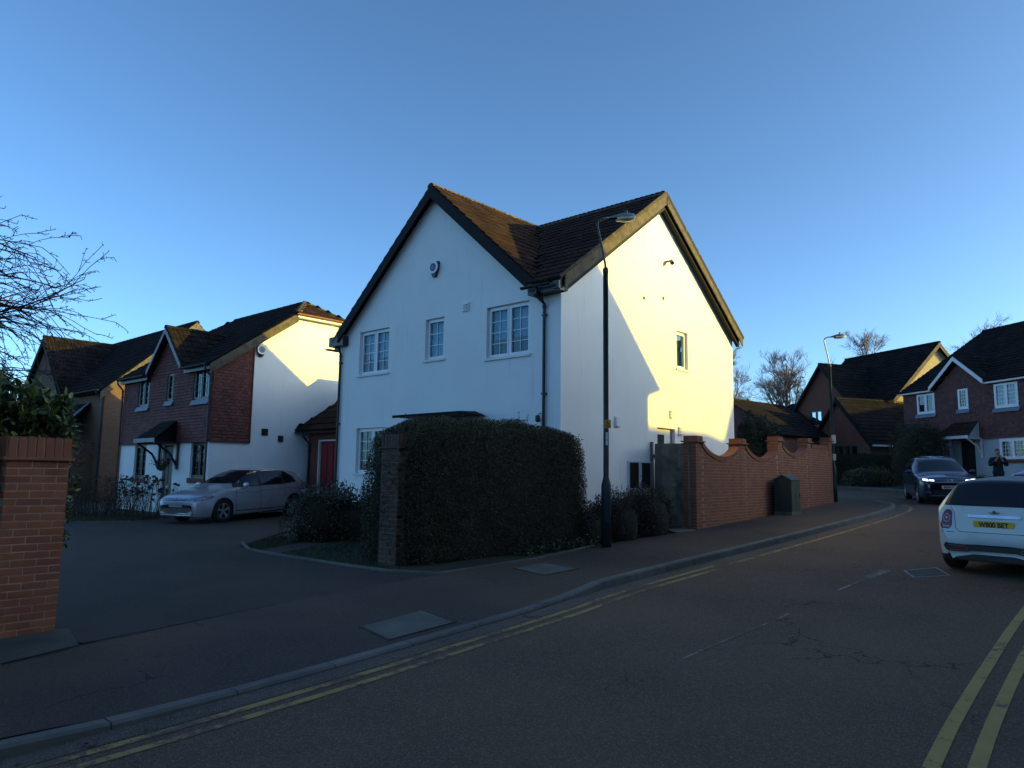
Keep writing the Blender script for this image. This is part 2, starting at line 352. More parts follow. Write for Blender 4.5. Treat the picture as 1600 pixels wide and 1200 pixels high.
def pieces(parent, name, vf, mats, m, limit=300, rest='remaining', vis=None):
    """alike pieces sharing one mesh: the nearest in view become objects, the rest one joined mesh"""
    vs, fs = vf; W = WM[parent.name]
    sc = []
    for i, mt in enumerate(mats):
        p = W @ mt.translation; q = project(p)
        inside = q is not None and -20 < q[0] < 1620 and -20 < q[1] < 1220
        ok = inside and (vis is None or vis(mt, W))
        sc.append(((0 if ok else 1000) + (p - Vector((0, 0, EYE))).length, i))
    sc.sort()
    me = bpy.data.meshes.new(name); me.from_pydata(vs, [], fs); me.update(); me.materials.append(M[m])
    keep = [i for s_, i in sc[:limit] if s_ < 1000] if len(mats) > limit else [i for _, i in sc]
    if len(mats) > limit and len(keep) < limit: keep = [i for _, i in sc[:limit]] if not keep else keep
    ks = set(keep)
    for i in keep:
        o = bpy.data.objects.new(name, me); COL.objects.link(o); o.parent = parent; o.matrix_local = mats[i]
    rs = [i for i in range(len(mats)) if i not in ks]
    if rs:
        V = np.array(vs, dtype=float); V1 = np.c_[V, np.ones(len(V))]
        allv = np.concatenate([V1 @ np.array(mats[i]).T for i in rs])[:, :3]
        n = len(vs); allf = [tuple(a + k * n for a in f) for k in range(len(rs)) for f in fs]
        me2 = bpy.data.meshes.new(rest); me2.from_pydata(allv.tolist(), [], allf); me2.update(); me2.materials.append(M[m])
        o = bpy.data.objects.new(rest, me2); COL.objects.link(o); o.parent = parent; o['kind'] = 'stuff'
def mtx(ex, ey, ez, o, s=(1, 1, 1)):
    m = Matrix.Identity(4)
    for c, (v, k) in enumerate(((ex, s[0]), (ey, s[1]), (ez, s[2]))):
        for r in range(3): m[r][c] = v[r] * k
    for r in range(3): m[r][3] = o[r]
    return m
def tile_mesh(w_, g_, th=.022, rolls=2, roll=.022):
    n = 4 * rolls; vs = []; fs = []
    for (y, z0) in ((-.03, th * 1.6), (g_ + .04, .004)):
        for i in range(n + 1):
            x = -w_ / 2 + w_ * i / n; vs.append((x, y, z0 + roll * abs(math.sin(math.pi * rolls * i / n)) ** .8))
    for i in range(n): fs.append((i, i + 1, n + 2 + i, n + 1 + i))
    o = len(vs)
    for i in range(0, n + 1, 2): vs.append((-w_ / 2 + w_ * i / n, -.03, 0.0))
    k = n // 2
    for i in range(k): fs.append((o + i, o + i + 1, 2 * i + 2, 2 * i + 1)); fs.append((o + i, 2 * i + 1, 2 * i)) 
    return vs, fs
def inpoly(x, y, P):
    c = False; n = len(P)
    for i in range(n):
        x1, y1 = P[i]; x2, y2 = P[(i + 1) % n]
        if (y1 > y) != (y2 > y) and x < (x2 - x1) * (y - y1) / (y2 - y1) + x1: c = not c
    return c
def roof_slope(felt, tiles, poly, tw=.30, gauge=.30, th=.05):
    """poly: 3D points, first two along the eave. Adds the underlay slab and the tile matrices."""
    P = [Vector(p) for p in poly]; E = (P[1] - P[0]).normalized()
    nrm = E.cross(P[2] - P[0]).normalized()
    if nrm.z < 0: nrm = -nrm
    U = nrm.cross(E)
    if U.z < 0: U = -U; E = -E
    felt.prism([p - nrm * .004 for p in P], -nrm * th)
    Q = [((p - P[0]).dot(E), (p - P[0]).dot(U)) for p in P]
    x0 = min(q[0] for q in Q); x1 = max(q[0] for q in Q); y1 = max(q[1] for q in Q)
    nx = max(1, round((x1 - x0) / tw)); tw2 = (x1 - x0) / nx
    for j in range(int(math.ceil(y1 / gauge))):
        for i in range(nx):
            x = x0 + (i + .5) * tw2; y = j * gauge
            if inpoly(x, min(y + gauge * .5, y1 - .01), Q):
                jit = Matrix.Rotation(random.uniform(-.012, .012), 4, 'Z')
                yt = min((q for q in (y1,)), default=y1); ky = min(1.0, max(.25, (yt - y - .005) / (gauge + .04)))
                tiles.append(mtx(E, U, nrm, P[0] + E * x + U * y + nrm * random.uniform(0, .004), (tw2 / tw * .995, ky, 1)) @ jit)
def ridge_line(lst, a, b, L=.45):
    a, b = Vector(a), Vector(b); d = b - a; n = max(1, round(d.length / L)); e = d.normalized()
    s = e.cross(Vector((0, 0, 1))).normalized(); up = s.cross(e)
    for i in range(n): lst.append(mtx(e, s, up, a + d * (i / n), (d.length / n / L, 1, 1)))
def ridge_mesh(L=.45, r=.115):
    vs = []; fs = []; n = 7
    for x, k in ((0, 1.03), (L * 1.08, .985)):
        for i in range(n): t = math.pi * (i / (n - 1)); vs.append((x, r * k * math.cos(t), -.085 + r * .95 * k * math.sin(t) + .006 * (x == 0)))
    for i in range(n - 1): fs.append((i, i + 1, n + i + 1, n + i))
    fs.append(tuple(range(n))[::-1]); return vs, fs
TILE = tile_mesh(.30, .30); RIDGE = ridge_mesh()
def facing(mt, W):
    nn = (W.to_3x3() @ Vector((mt[0][2], mt[1][2], mt[2][2]))); p = W @ mt.translation
    return nn.dot(Vector((0, 0, EYE)) - p) > 0
def wall_shell(mb, T, s0, s1, z0, z1, ops, rev=.10):
    xs = sorted({s0, s1, *[o[0] for o in ops], *[o[1] for o in ops]}); zs = sorted({z0, z1, *[o[2] for o in ops], *[o[3] for o in ops]})
    for a, b in zip(xs, xs[1:]):
        for c, d in zip(zs, zs[1:]):
            mx, mz = (a + b) / 2, (c + d) / 2
            if any(o[0] < mx < o[1] and o[2] < mz < o[3] for o in ops): continue
            mb.poly([(a, 0, c), (b, 0, c), (b, 0, d), (a, 0, d)], T)
    for o in ops:
        a, b, c, d = o[:4]
        mb.poly([(a, 0, c), (a, rev, c), (a, rev, d), (a, 0, d)], T); mb.poly([(b, 0, c), (b, rev, c), (b, rev, d), (b, 0, d)], T)
        mb.poly([(a, 0, d), (b, 0, d), (b, rev, d), (a, rev, d)], T); mb.poly([(a, 0, c), (b, 0, c), (b, rev, c), (a, rev, c)], T)
def window(parent, T, s0, s1, z0, z1, nl, frame='upvc', rec=.08, bars=None, glass='glass', curt='curt', sill=None, fw=.055, sillh=.05, cfrac=1.0, lead=None):
    """a window with nl lights; sub-parts: panes, curtain, sill"""
    a, b = min(s0, s1), max(s0, s1)
    mb = MB(); e = .002; y0, y1 = rec, rec + .07
    mb.box(a + e, b - e, y0, y1, z0 + e, z0 + fw, T); mb.box(a + e, b - e, y0, y1, z1 - fw, z1 - e, T)
    mb.box(a + e, a + fw, y0, y1, z0 + fw, z1 - fw, T); mb.box(b - fw, b - e, y0, y1, z0 + fw, z1 - fw, T)
    lw = (b - a - fw) / nl; panes = []
    for i in range(1, nl): x = a + fw / 2 + lw * i; mb.box(x - fw / 2, x + fw / 2, y0, y1, z0 + fw, z1 - fw, T)
    for i in range(nl):
        p0 = a + fw / 2 + lw * i + fw / 2; p1 = p0 + lw - fw
        q = .035
        for (c0, c1, d0, d1) in ((p0, p1, z0 + fw, z0 + fw + q), (p0, p1, z1 - fw - q, z1 - fw), (p0, p0 + q, z0 + fw + q, z1 - fw - q), (p1 - q, p1, z0 + fw + q, z1 - fw - q)):
            mb.box(c0, c1, y0 - .012, y1 - .01, d0, d1, T)
        panes.append((p0 + q, p1 - q, z0 + fw + q, z1 - fw - q))
        if bars:
            cx, cz = bars; g0, g1, h0, h1 = panes[-1]
            for k in range(1, cx): x = g0 + (g1 - g0) * k / cx; mb.box(x - .008, x + .008, y0 + .012, y0 + .024, h0, h1, T)
            for k in range(1, cz): z = h0 + (h1 - h0) * k / cz; mb.box(g0, g1, y0 + .010, y0 + .022, z - .008, z + .008, T)
    wn = mb.build('window', M[frame], parent)
    for (g0, g1, h0, h1) in panes:
        pm = MB().box(g0, g1, y0 + .026, y0 + .032, h0, h1, T); pm.build('pane', M[glass], wn)
    cm = MB(); nn = 24; hz = z0 + (z1 - z0) * (1 - cfrac)
    for i in range(nn):
        x = a + (b - a) * i / nn; x2 = a + (b - a) * (i + 1) / nn
        d0 = rec + .13 + .012 * math.sin(i * 1.9); d1 = rec + .13 + .012 * math.sin((i + 1) * 1.9)
        cm.poly([(x, d0, hz), (x2, d1, hz), (x2, d1, z1), (x, d0, z1)], T)
    cm.build('curtain_or_dark_room', M[curt], wn)  # in the dark colour it is a painted sheet for the unlit room
    if sill:
        sm = MB(); sm.box(a - .05, b + .05, -.045, rec, z0 - sillh, z0 - .001, T); sm.build('sill', M[sill], wn)
    return wn
def board(parent, name, m, T, p0, p1, drop, y, th=.03, cutplumb=True):
    mb = MB(); (a, za), (b, zb) = p0, p1
    mb.prism([(a, y, za), (b, y, zb), (b, y, zb - drop), (a, y, za - drop)], (0, -th, 0), T)
    return mb.build(name, M[m], parent)
def gutter(parent, T, s0, s1, y, z, m='black', r=.055):
    mb = MB(); n = 7; a, b = s0, s1; ring = []
    for s in (a, b):
        ring.append([(s, y + r * math.cos(math.pi + math.pi * i / (n - 1)), z + r * math.sin(math.pi + math.pi * i / (n - 1))) for i in range(n)] +
                    [(s, y + (r - .008) * math.cos(2 * math.pi - math.pi * i / (n - 1)), z + (r - .008) * math.sin(2 * math.pi - math.pi * i / (n - 1))) for i in range(n)])
    k = len(ring[0]); mb.add(ring[0] + ring[1], [(i, (i + 1) % k, k + (i + 1) % k, k + i) for i in range(k)] + [tuple(range(k)), tuple(range(k, 2 * k))], T)
    return mb.build('gutter', M[m], parent)
def pipe(parent, T, s, y, ztop, zbot, m='black', gy=-.25, r=.034):
    mb = MB(); mb.tube([(s, gy, ztop), (s, gy, ztop - .10), (s, y, ztop - .33), (s, y, zbot)], r, 10, T=T)
    z = ztop - .6
    while z > zbot + .3: mb.box(s - .055, s + .055, y - .02, y + .05, z, z + .05, T); z -= 1.7
    mb.lathe([(.044, ztop - .42), (.044, ztop - .36)], 10, (s, y, 0), T=T)
    return mb.build('drainpipe', M[m], parent, smooth=False)
def leafquad(P, D, Nn, L, Wd):
    """P base points, D directions, Nn side vectors, arrays -> verts, faces of bent kite leaves"""
    n = len(P); L = np.asarray(L).reshape(-1, 1) * np.ones((n, 1)); Wd = np.asarray(Wd).reshape(-1, 1) * np.ones((n, 1))
    S = np.cross(D, Nn); S /= (np.linalg.norm(S, axis=1, keepdims=True) + 1e-9); U = np.cross(S, D)
    v = np.stack([P, P + D * L * .5 + S * Wd * .5 + U * L * .05, P + D * L - U * L * .06, P + D * L * .5 - S * Wd * .5 + U * L * .05], 1).reshape(-1, 3)
    f = np.arange(4 * n).reshape(-1, 4); return v, f
def leaves_obj(name, v, f, m, parent=None, kind=None, label=None):
    me = bpy.data.meshes.new(name); n = len(f)
    me.vertices.add(len(v)); me.vertices.foreach_set('co', np.asarray(v, dtype=np.float32).ravel())
    me.loops.add(4 * n); me.loops.foreach_set('vertex_index', np.asarray(f, dtype=np.int32).ravel())
    me.polygons.add(n); me.polygons.foreach_set('loop_start', np.arange(0, 4 * n, 4, dtype=np.int32)); me.update(calc_edges=True)
    me.materials.append(M[m]); return link(name, me, None, parent, kind, label)
def unit(n):
    a = RNG.normal(size=(n, 3)); return a / np.linalg.norm(a, axis=1, keepdims=True)
def resample(pts, step):
    P = [Vector(p) for p in pts]; out = [P[0]]
    # Catmull-Rom through points
    for i in range(len(P) - 1):
        p0 = P[max(i - 1, 0)]; p1 = P[i]; p2 = P[i + 1]; p3 = P[min(i + 2, len(P) - 1)]
        n = max(1, int((p2 - p1).length / step))
        for k in range(1, n + 1):
            t = k / n; out.append(.5 * ((2 * p1) + (p2 - p0) * t + (2 * p0 - 5 * p1 + 4 * p2 - p3) * t * t + (3 * p1 - p0 - 3 * p2 + p3) * t ** 3))
    return out
# ------------------------------------------------------------------ ground, roads, pavements
def sheet(name, pts, off, m, kind='structure', parent=None):
    mb = MB(); mb.poly([(x, y, g(x, y) + off) for x, y in pts]); return mb.build(name, M[m], parent, kind)
def frange(a, b, s):
    out = []; x = a
    while x < b - 1e-6: out.append(x); x += s
    return out + [b]
xs = [-900, -300, -100, -40, -20, 0, 20, 45, 100, 300, 900]; ys = [-600, -100, -25, 0, 25, 50, 75, 150, 400, 1500]
mb = MB(); mb.v = [(x, y, g(x, y) - .05) for y in ys for x in xs]; nx = len(xs)
mb.f = [(j * nx + i, j * nx + i + 1, (j + 1) * nx + i + 1, (j + 1) * nx + i) for j in range(len(ys) - 1) for i in range(nx - 1)]
mb.build('ground', M['field'], None, 'structure')
sheet('road', [(-38, -24), (44, -24), (44, 74), (-38, 74)], 0, 'road')
KL = [(-9.5, -4.5), (-6.2, .6), (-4.2, 3.3), (-3.08, 4.73), (-2.53, 5.35), (-1.94, 6.05), (-1.34, 6.78), (-.75, 7.54), (.38, 9.0), (1.22, 10.2), (2.35, 11.58), (5.07, 14.78), (7.68, 17.9), (10.6, 21.5), (12.3, 23.9), (13.0, 25.6), (13.0, 27.2), (12.2, 28.7), (10.2, 30.3), (5, 33.6), (-8, 41)]
KR = [(-2.2, -4.5), (.5, 1.0), (1.9, 2.95), (2.83, 4.15), (3.44, 4.93), (4.44, 6.15), (5.95, 7.95), (8.2, 10.5), (10.4, 12.5), (12.8, 14.9), (14.9, 17.6), (16.6, 20.8), (17.9, 24.5), (18.5, 28), (18.4, 32), (17.4, 37.5), (14, 41.2), (7, 45.4), (-8, 53.5)]
KLr = resample([(x, y, 0) for x, y in KL], .3); KRr = resample([(x, y, 0) for x, y in KR], .3)
def kerb_thing(P, hfun, side, limit):
    root = MB(); cen = []
    # bedding strip below the stones
    n = len(P); vs = []
    for i, p in enumerate(P):
        d = (P[min(i + 1, n - 1)] - P[max(i - 1, 0)]).normalized(); nn = Vector((-d.y, d.x, 0)) * side
        for k, z in ((0.012, -.02), (0.012, hfun(p.x, p.y) - .012), (.115, hfun(p.x, p.y) - .012)):
            q = p + nn * k; vs.append((q.x, q.y, g(q.x, q.y) + z))
    root.v = vs; root.f = [(3 * i + k, 3 * i + 3 + k, 3 * i + 4 + k, 3 * i + 1 + k) for i in range(n - 1) for k in (0, 1)]
    o = root.build('kerb', M['kerb'], None, 'structure')
    # stones
    L = [0]
    for a, b in zip(P, P[1:]): L.append(L[-1] + (b - a).length)
    def at(s):
        for i in range(len(P) - 1):
            if L[i + 1] >= s: t = (s - L[i]) / (L[i + 1] - L[i]); return P[i].lerp(P[i + 1], t)
        return P[-1]
    mats = []; s = 0; SL = .915
    while s < L[-1] - .2:
        a, b = at(s), at(min(s + SL, L[-1])); h0, h1 = hfun(a.x, a.y), hfun(b.x, b.y)
        A = Vector((a.x, a.y, g(a.x, a.y) + h0)); B = Vector((b.x, b.y, g(b.x, b.y) + h1)); d = B - A
        e = d.normalized(); nn = Vector((-e.y, e.x, 0)).normalized() * side; up = e.cross(nn) * side
        if up.z < 0: up = -up
        mats.append(mtx(e, nn, up, A, ((d.length - .012) / .9, 1, 1))); s += SL
    st = MB(); b = .02
    st.v = [(0, 0, -.14), (.9, 0, -.14), (.9, .125, -.14), (0, .125, -.14), (0, 0, -b), (.9, 0, -b), (0, b, 0), (.9, b, 0), (.9, .125, 0), (0, .125, 0)]
    st.f = [(0, 1, 5, 4), (4, 5, 7, 6), (6, 7, 8, 9), (2, 3, 9, 8), (0, 4, 6, 9, 3), (1, 2, 8, 7, 5)]
    pieces(o, 'kerb_stone', (st.v, st.f), mats, 'kerb', 80 if limit else 80)
    return o
kerb_thing(KLr, kerb_h, 1, 1)
kerb_thing(KRr, lambda x, y: .11, -1, 1)
# left pavement strip, sampled along the street
def prof(P): 
    q = sorted([(to_uv(p[0], p[1])[1], to_uv(p[0], p[1])[0]) for p in P]); return [a for a, b in q], [b for a, b in q]
def from_uv(u, v): return 1.02 - u * .7446 + v * .6674, 15.34 + u * .6674 + v * .7446
JOINT = [(-11, -2.2), (-6.3, 3.6), (-4.26, 6.44), (-3.94, 7.11), (-2.9, 8.74), (-1, 11.1), (.04, 12.0), (.74, 12.85), (1.65, 14.35), (2.7, 15.5), (4.3, 17.13), (11.3, 25.95)]
kv, ku = prof([(p.x, p.y) for p in KLr if p.y < 25.7]); jv, ju = prof(JOINT)
mb = MB(); rows = [v for v in frange(-20.5, 15.6, .35)]; uvw = []
for v in rows:
    a = float(np.interp(v, kv, ku)) + .118; b = max(float(np.interp(v, jv, ju)), a + .3)
    for k in range(5):
        t = k / 4; u = a + (b - a) * t; x, y = from_uv(u, v); h = kerb_h(x, y)
        xa, ya = from_uv(a, v); mb.v.append((x, y, g(x, y) + (kerb_h(xa, ya) * (1 - t) + .1 * t)))
for i in range(len(rows) - 1):
    for k in range(4): mb.f.append((5 * i + k, 5 * i + k + 1, 5 * i + 6 + k, 5 * i + 5 + k))
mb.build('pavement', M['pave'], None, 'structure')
def pz(x, y):
    u, v = to_uv(x, y); a = float(np.interp(v, kv, ku)) + .118; b = max(float(np.interp(v, jv, ju)), a + .3); t = clampf((u - a) / (b - a), 0, 1); xa, ya = from_uv(a, v)
    return g(x, y) + kerb_h(xa, ya) * (1 - t) + .1 * t
cor = [(p.x, p.y) for p in KLr if p.y > 25.5]
cor = [(x - .1, y - .02) for x, y in cor]
sheet('pavement', cor + [(-9, 39), (4, 31.8), (10.2, 27.9), (11.3, 25.95), (12.6, 25.3)], .098, 'pave')
blk = [(p.x, p.y) for p in KLr if p.y > 25.5] + [(-38, 59), (-38, -20)] + [(x, y) for x, y in JOINT]
sheet('garden_ground', [(x - .12, y) if i < len(cor) else (x, y) for i, (x, y) in enumerate(blk)], .078, 'soil')
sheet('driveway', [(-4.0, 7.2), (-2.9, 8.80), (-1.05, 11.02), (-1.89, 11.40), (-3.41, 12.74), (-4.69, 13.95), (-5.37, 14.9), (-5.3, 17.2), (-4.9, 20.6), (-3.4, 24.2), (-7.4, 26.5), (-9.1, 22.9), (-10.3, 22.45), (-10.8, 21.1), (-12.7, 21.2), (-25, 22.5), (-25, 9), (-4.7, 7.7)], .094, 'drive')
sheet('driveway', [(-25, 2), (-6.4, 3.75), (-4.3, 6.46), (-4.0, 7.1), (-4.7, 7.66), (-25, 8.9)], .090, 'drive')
sheet('lawn', [(-1.12, 11.06), (-1.89, 11.43), (-3.41, 12.79), (-4.66, 14.0), (-5.3, 14.9), (-5.2, 17.2), (-3.6, 19.2), (-2.2, 18.2), (.6, 15.6), (1.35, 14.2), (.7, 12.9), (-.05, 12.1)], .098, 'lawn')
sheet('path', [(-4.62, 13.94), (-4.15, 13.60), (-3.55, 15.2), (-2.95, 16.5), (-1.9, 17.9), (-2.4, 18.3), (-3.3, 17.4), (-4.04, 16.02)], .104, 'pave')
sheet('pillar_slab', [(-3.99, 7.12), (-4.52, 7.84), (-5.25, 7.3), (-5.15, 6.7), (-4.5, 6.25), (-4.3, 6.50)], .100, 'slabd')
rb = [(p.x + .1, p.y) for p in KRr]
sheet('garden_ground', rb + [(-8, 54), (-37, 70), (-37, 73.5), (43.5, 73.5), (43.5, -23.5), (6, -23.5)], .09, 'lawn')
def strip(P, off0, off1, z, name, m, side, s0=-1e9, s1=1e9, brk=None):
    mb = MB(); n = len(P); run = []
    def flush(run):
        if len(run) < 2: return
        o = len(mb.v)
        for a, b in run: mb.v += [a, b]
        mb.f += [(o + 2 * i, o + 2 * i + 2, o + 2 * i + 3, o + 2 * i + 1) for i in range(len(run) - 1)]
    for i, p in enumerate(P):
        v = to_uv(p.x, p.y)[1]
        if not (s0 <= v <= s1): flush(run); run = []; continue
        d = (P[min(i + 1, n - 1)] - P[max(i - 1, 0)]).normalized(); nn = Vector((d.y, -d.x, 0)) * side
        a = p + nn * off0; b = p + nn * off1
        run.append(((a.x, a.y, g(a.x, a.y) + z), (b.x, b.y, g(b.x, b.y) + z)))
    flush(run); return mb.build(name, M[m], None, 'structure')
strip(KLr, .27, .355, .004, 'road_marking', 'yellow', 1, -19, -.6)
strip(KLr, .46, .54, .004, 'road_marking', 'yellow', 1, -19, -.8)
strip(KLr, .0, .24, .003, 'gutter_strip', 'gutterd', 1, -19, 16)
strip(KLr, .38, .48, .005, 'road_marking', 'yellow', 1, -.75, 18.5)
strip(KRr, .255, .345, .004, 'road_marking', 'yellow2', -1, -19, -.5)
strip(KRr, .465, .555, .004, 'road_marking', 'yellow2', -1, -19, -.5)
strip(KRr, -.14, -1.9, .115, 'pavement', 'pave', -1)
def dash(a, b, w_, m='whitel'):
    a, b = Vector((*a, 0)), Vector((*b, 0)); d = (b - a).normalized(); n = Vector((-d.y, d.x, 0)) * w_ / 2
    sheet('road_marking', [((a + n).x, (a + n).y), ((b + n).x, (b + n).y), ((b - n).x, (b - n).y), ((a - n).x, (a - n).y)], .004, m)
dash((5.18, 10.95), (5.80, 11.62), .15); dash((4.3, 9.95), (5.10, 10.85), .035); dash((1.55, 6.80), (2.75, 8.12), .022); dash((2.95, 8.35), (3.15, 8.58), .02); dash((9.6, 15.9), (10.6, 17.1), .10)
# tar joints between pavement and driveway
jl = [Vector((x, y, 0)) for x, y in [(-6.3, 3.6), (-4.26, 6.44), (-3.94, 7.11), (-2.9, 8.74), (-1, 11.1)]]
strip(resample(jl, .3), -.012, .012, .104, 'pavement_joint', 'joint', 1)
# concrete edging of the lawn
ed = MB(); o = ed.box(0, .9, 0, .05, -.06, .03)
er = MB(); P = resample([(-5.5, 15.4, 0), (-5.37, 14.9, 0), (-4.69, 13.95, 0), (-3.41, 12.74, 0), (-1.89, 11.40, 0), (-1.02, 11.02, 0)], .3) + resample([(-1.0, 11.05, 0), (-.05, 12.0, 0), (.74, 12.85, 0), (1.6, 14.2, 0)], .3)[1:]
for i, p in enumerate(P): er.v += [(p.x, p.y, g(p.x, p.y) + .05), (p.x, p.y + .04, g(p.x, p.y + .04) + .05)]
er.f = [(2 * i, 2 * i + 2, 2 * i + 3, 2 * i + 1) for i in range(len(P) - 1)]
eo = er.build('lawn_edging', M['conc'], None, 'structure'); mats = []
for i in range(0, len(P) - 3, 3):
    a, b = P[i], P[i + 3]; A = Vector((a.x, a.y, g(a.x, a.y) + .1)); B = Vector((b.x, b.y, g(b.x, b.y) + .1)); e = (B - A).normalized(); nn = Vector((-e.y, e.x, 0)).normalized()
    mats.append(mtx(e, nn, e.cross(nn), A, ((B - A).length / .905, 1, 1)))
pieces(eo, 'edging_stone', (ed.v, ed.f), mats, 'kerb')
# grass on the lawn
def grass(name, poly, n, h, m, off=.1):
    xs_ = [p[0] for p in poly]; ys_ = [p[1] for p in poly]; pts = []
    while len(pts) < n:
        x, y = random.uniform(min(xs_), max(xs_)), random.uniform(min(ys_), max(ys_))
        if inpoly(x, y, poly): pts.append((x, y, g(x, y) + off))
    P = np.array(pts); D = unit(n) * .55; D[:, 2] = 1; D /= np.linalg.norm(D, axis=1, keepdims=True)
    v, f = leafquad(P, D, unit(n), RNG.uniform(.5, 1.2, n) * h, .010)
    leaves_obj(name, v, f, m, None, 'stuff')
LAWN1 = [(-1.2, 11.1), (-1.89, 11.5), (-3.41, 12.85), (-4.15, 13.55), (-3.5, 15.2), (-2.9, 16.5), (-2.0, 17.6), (-.4, 15.6), (-.8, 13), (-2.2, 12.2)]
LAWN2 = [(-4.7, 14.05), (-5.25, 14.9), (-5.1, 16.6), (-4.2, 16.4), (-4.15, 15.9)]
grass('grass', LAWN1, 9000, .05, 'grass'); grass('grass', LAWN2, 3500, .05, 'grass')
grass('grass', [(-12.7, 21.25), (-10.8, 21.15), (-10.35, 22.5), (-13, 23.3), (-19, 23.3), (-19, 22.1)], 7000, .09, 'grass')
P_ = []
# flat things in the pavement and road
def cover(name, label, cat, pts, m, off, rows=0, group=None):
    c = (sum(p[0] for p in pts) / 4, sum(p[1] for p in pts) / 4); hz_ = g if rows else pz; z0 = hz_(*c); off = .002
    r = thing(name, label, cat, (c[0], c[1], z0 + off), group=group)
    def T(s, t, z):
        a = Vector((*pts[0], 0)).lerp(Vector((*pts[1], 0)), s); b = Vector((*pts[3], 0)).lerp(Vector((*pts[2], 0)), s); p = a.lerp(b, t)
        return (p.x - c[0], p.y - c[1], hz_(p.x, p.y) - z0 + z)
    f = MB()
    for q in ((0, 1, 0, .035), (0, 1, .965, 1), (0, .03, .035, .965), (.97, 1, .035, .965)): f.box(q[0], q[1], q[2], q[3], -.02, .006, T)
    f.build('frame', M['galv' if rows else 'joint'], r)
    k = MB()
    if rows:
        for i in range(rows): k.box(.04, .96, .05 + .9 * i / rows, .05 + .9 * (i + .6) / rows, -.02, .004, T)
    else:
        k.box(.034, .966, .04, .96, -.02, .005, T); 
        for (a_, b_) in ((.12, .14), (.88, .14), (.12, .86), (.88, .86)): MB().box(a_ - .02, a_ + .02, b_ - .008, b_ + .008, -.01, .0056, T).build('lifting_hole', M['joint'], r)
    k.build('lid', M[m], r); return r
cover('inspection_cover', 'large pale concrete inspection cover in the pavement beside the dropped kerb', 'inspection cover', [(-1.56, 7.93), (-1.0, 8.74), (-.56, 8.17), (-1.16, 7.40)], 'conc', .075, group='concrete covers in the pavement')
cover('inspection_cover', 'pale concrete inspection cover in the pavement in front of the clipped hedge', 'inspection cover', [(.04, 11.55), (.55, 12.10), (1.05, 11.38), (.49, 10.79)], 'conc', .10, group='concrete covers in the pavement')
cover('drain_cover', 'worn grey metal drain cover in the road behind the cream hatchback', 'drain cover', [(6.02, 11.55), (6.66, 11.80), (6.42, 11.02), (5.82, 10.90)], 'kerb', .0, rows=9)
cover('threshold_slab', 'pale concrete slab on the ground in front of the timber gate', 'slab', [(3.52, 17.14), (4.15, 17.75), (4.22, 16.80), (3.66, 16.42)], 'conc', .10)
# ------------------------------------------------------------------ the white house
def Tf(s, d, z): return (-s, d, z)          # front wall, s to the left
def Tr(s, d, z): return (-d, s, z)          # street gable wall, s into the plot
Z0 = g(1.02, 15.34) + .05
house = thing('white_house', 'large white rendered house with two black-edged gables and a clipped hedge in front', 'house', (1.02, 15.34, 0), HROT)
W_, D_ = 7.92, 8.14; EV = 5.52; RZ = 8.90; UR = 4.02; S1 = (RZ - 5.98) / 4.07; S2 = .885
fw_ops = [(5.73, 7.0, 4.30, 5.50), (3.62, 4.30, 4.46, 5.50), (.88, 2.18, 4.30, 5.50), (5.72, 6.99, 1.66, 2.86), (.88, 2.18, 1.66, 2.86), (2.9, 3.9, .3, 2.45)]
rw_ops = [(4.86, 5.47, 4.47, 5.48), (3.86, 4.72, .55, 2.88)]
mb = MB(); wall_shell(mb, Tf, 0, W_, -.3, EV, fw_ops)
def gz(s): return RZ - .16 - S2 * abs(s - UR)
mb.poly([(.38, 0, EV), (7.66, 0, EV), (UR, 0, gz(UR))], Tf)
wall_shell(mb, Tr, 0, D_, -.3, EV, rw_ops)
def gz1(s): return RZ - .12 - S1 * abs(s - 4.07)
mb.poly([(0, 0, EV), (D_, 0, EV), (D_, 0, gz1(D_)), (4.07, 0, gz1(4.07)), (0, 0, gz1(0))], Tr)
mb.poly([(-W_, 0, -.3), (-W_, 4.15, -.3), (-W_, 4.15, 5.2), (-W_, 0, 5.2)]); mb.poly([(-W_, 4.15, -.3), (-UR, 4.15, -.3), (-UR, 4.15, RZ - .16), (-W_, 4.15, 5.25)]); mb.poly([(-UR, 4.15, -.3), (-UR, D_, -.3), (-UR, D_, EV), (-UR, 4.15, RZ - .2)]); mb.poly([(0, D_, -.3), (-UR, D_, -.3), (-UR, D_, EV), (0, D_, EV)])
mb.build('wall', M['stucco'], house)
felt = MB(); tl = []; rg = []
oh = .20; ev0 = -.32   # verge overhang, eaves overhang
def zr1(y): return RZ - S1 * abs(y - 4.07)
def zr2(u): return RZ - S2 * abs(u - UR)
# street-side main roof: front slope right of the valley
uv_ = lambda y: UR - (RZ - zr1(y)) / S2
roof_slope(felt, tl, [(oh, ev0, zr1(ev0)), (-uv_(ev0), ev0, zr1(ev0)), (-UR, 4.07, RZ), (oh, 4.07, RZ)])
u2 = W_ + .20; uw = uv_(-oh); vl = 2 * UR
ue = 8.04
roof_slope(felt, tl, [(oh, D_ + .32, zr1(D_ + .32)), (-UR - .1, D_ + .32, zr1(D_ + .32)), (-UR - .1, 4.07, RZ), (oh, 4.07, RZ)])
roof_slope(felt, tl, [(-ue, -oh, zr2(ue)), (-ue, 4.3, zr2(ue)), (-UR, 4.3, RZ), (-UR, -oh, RZ)])
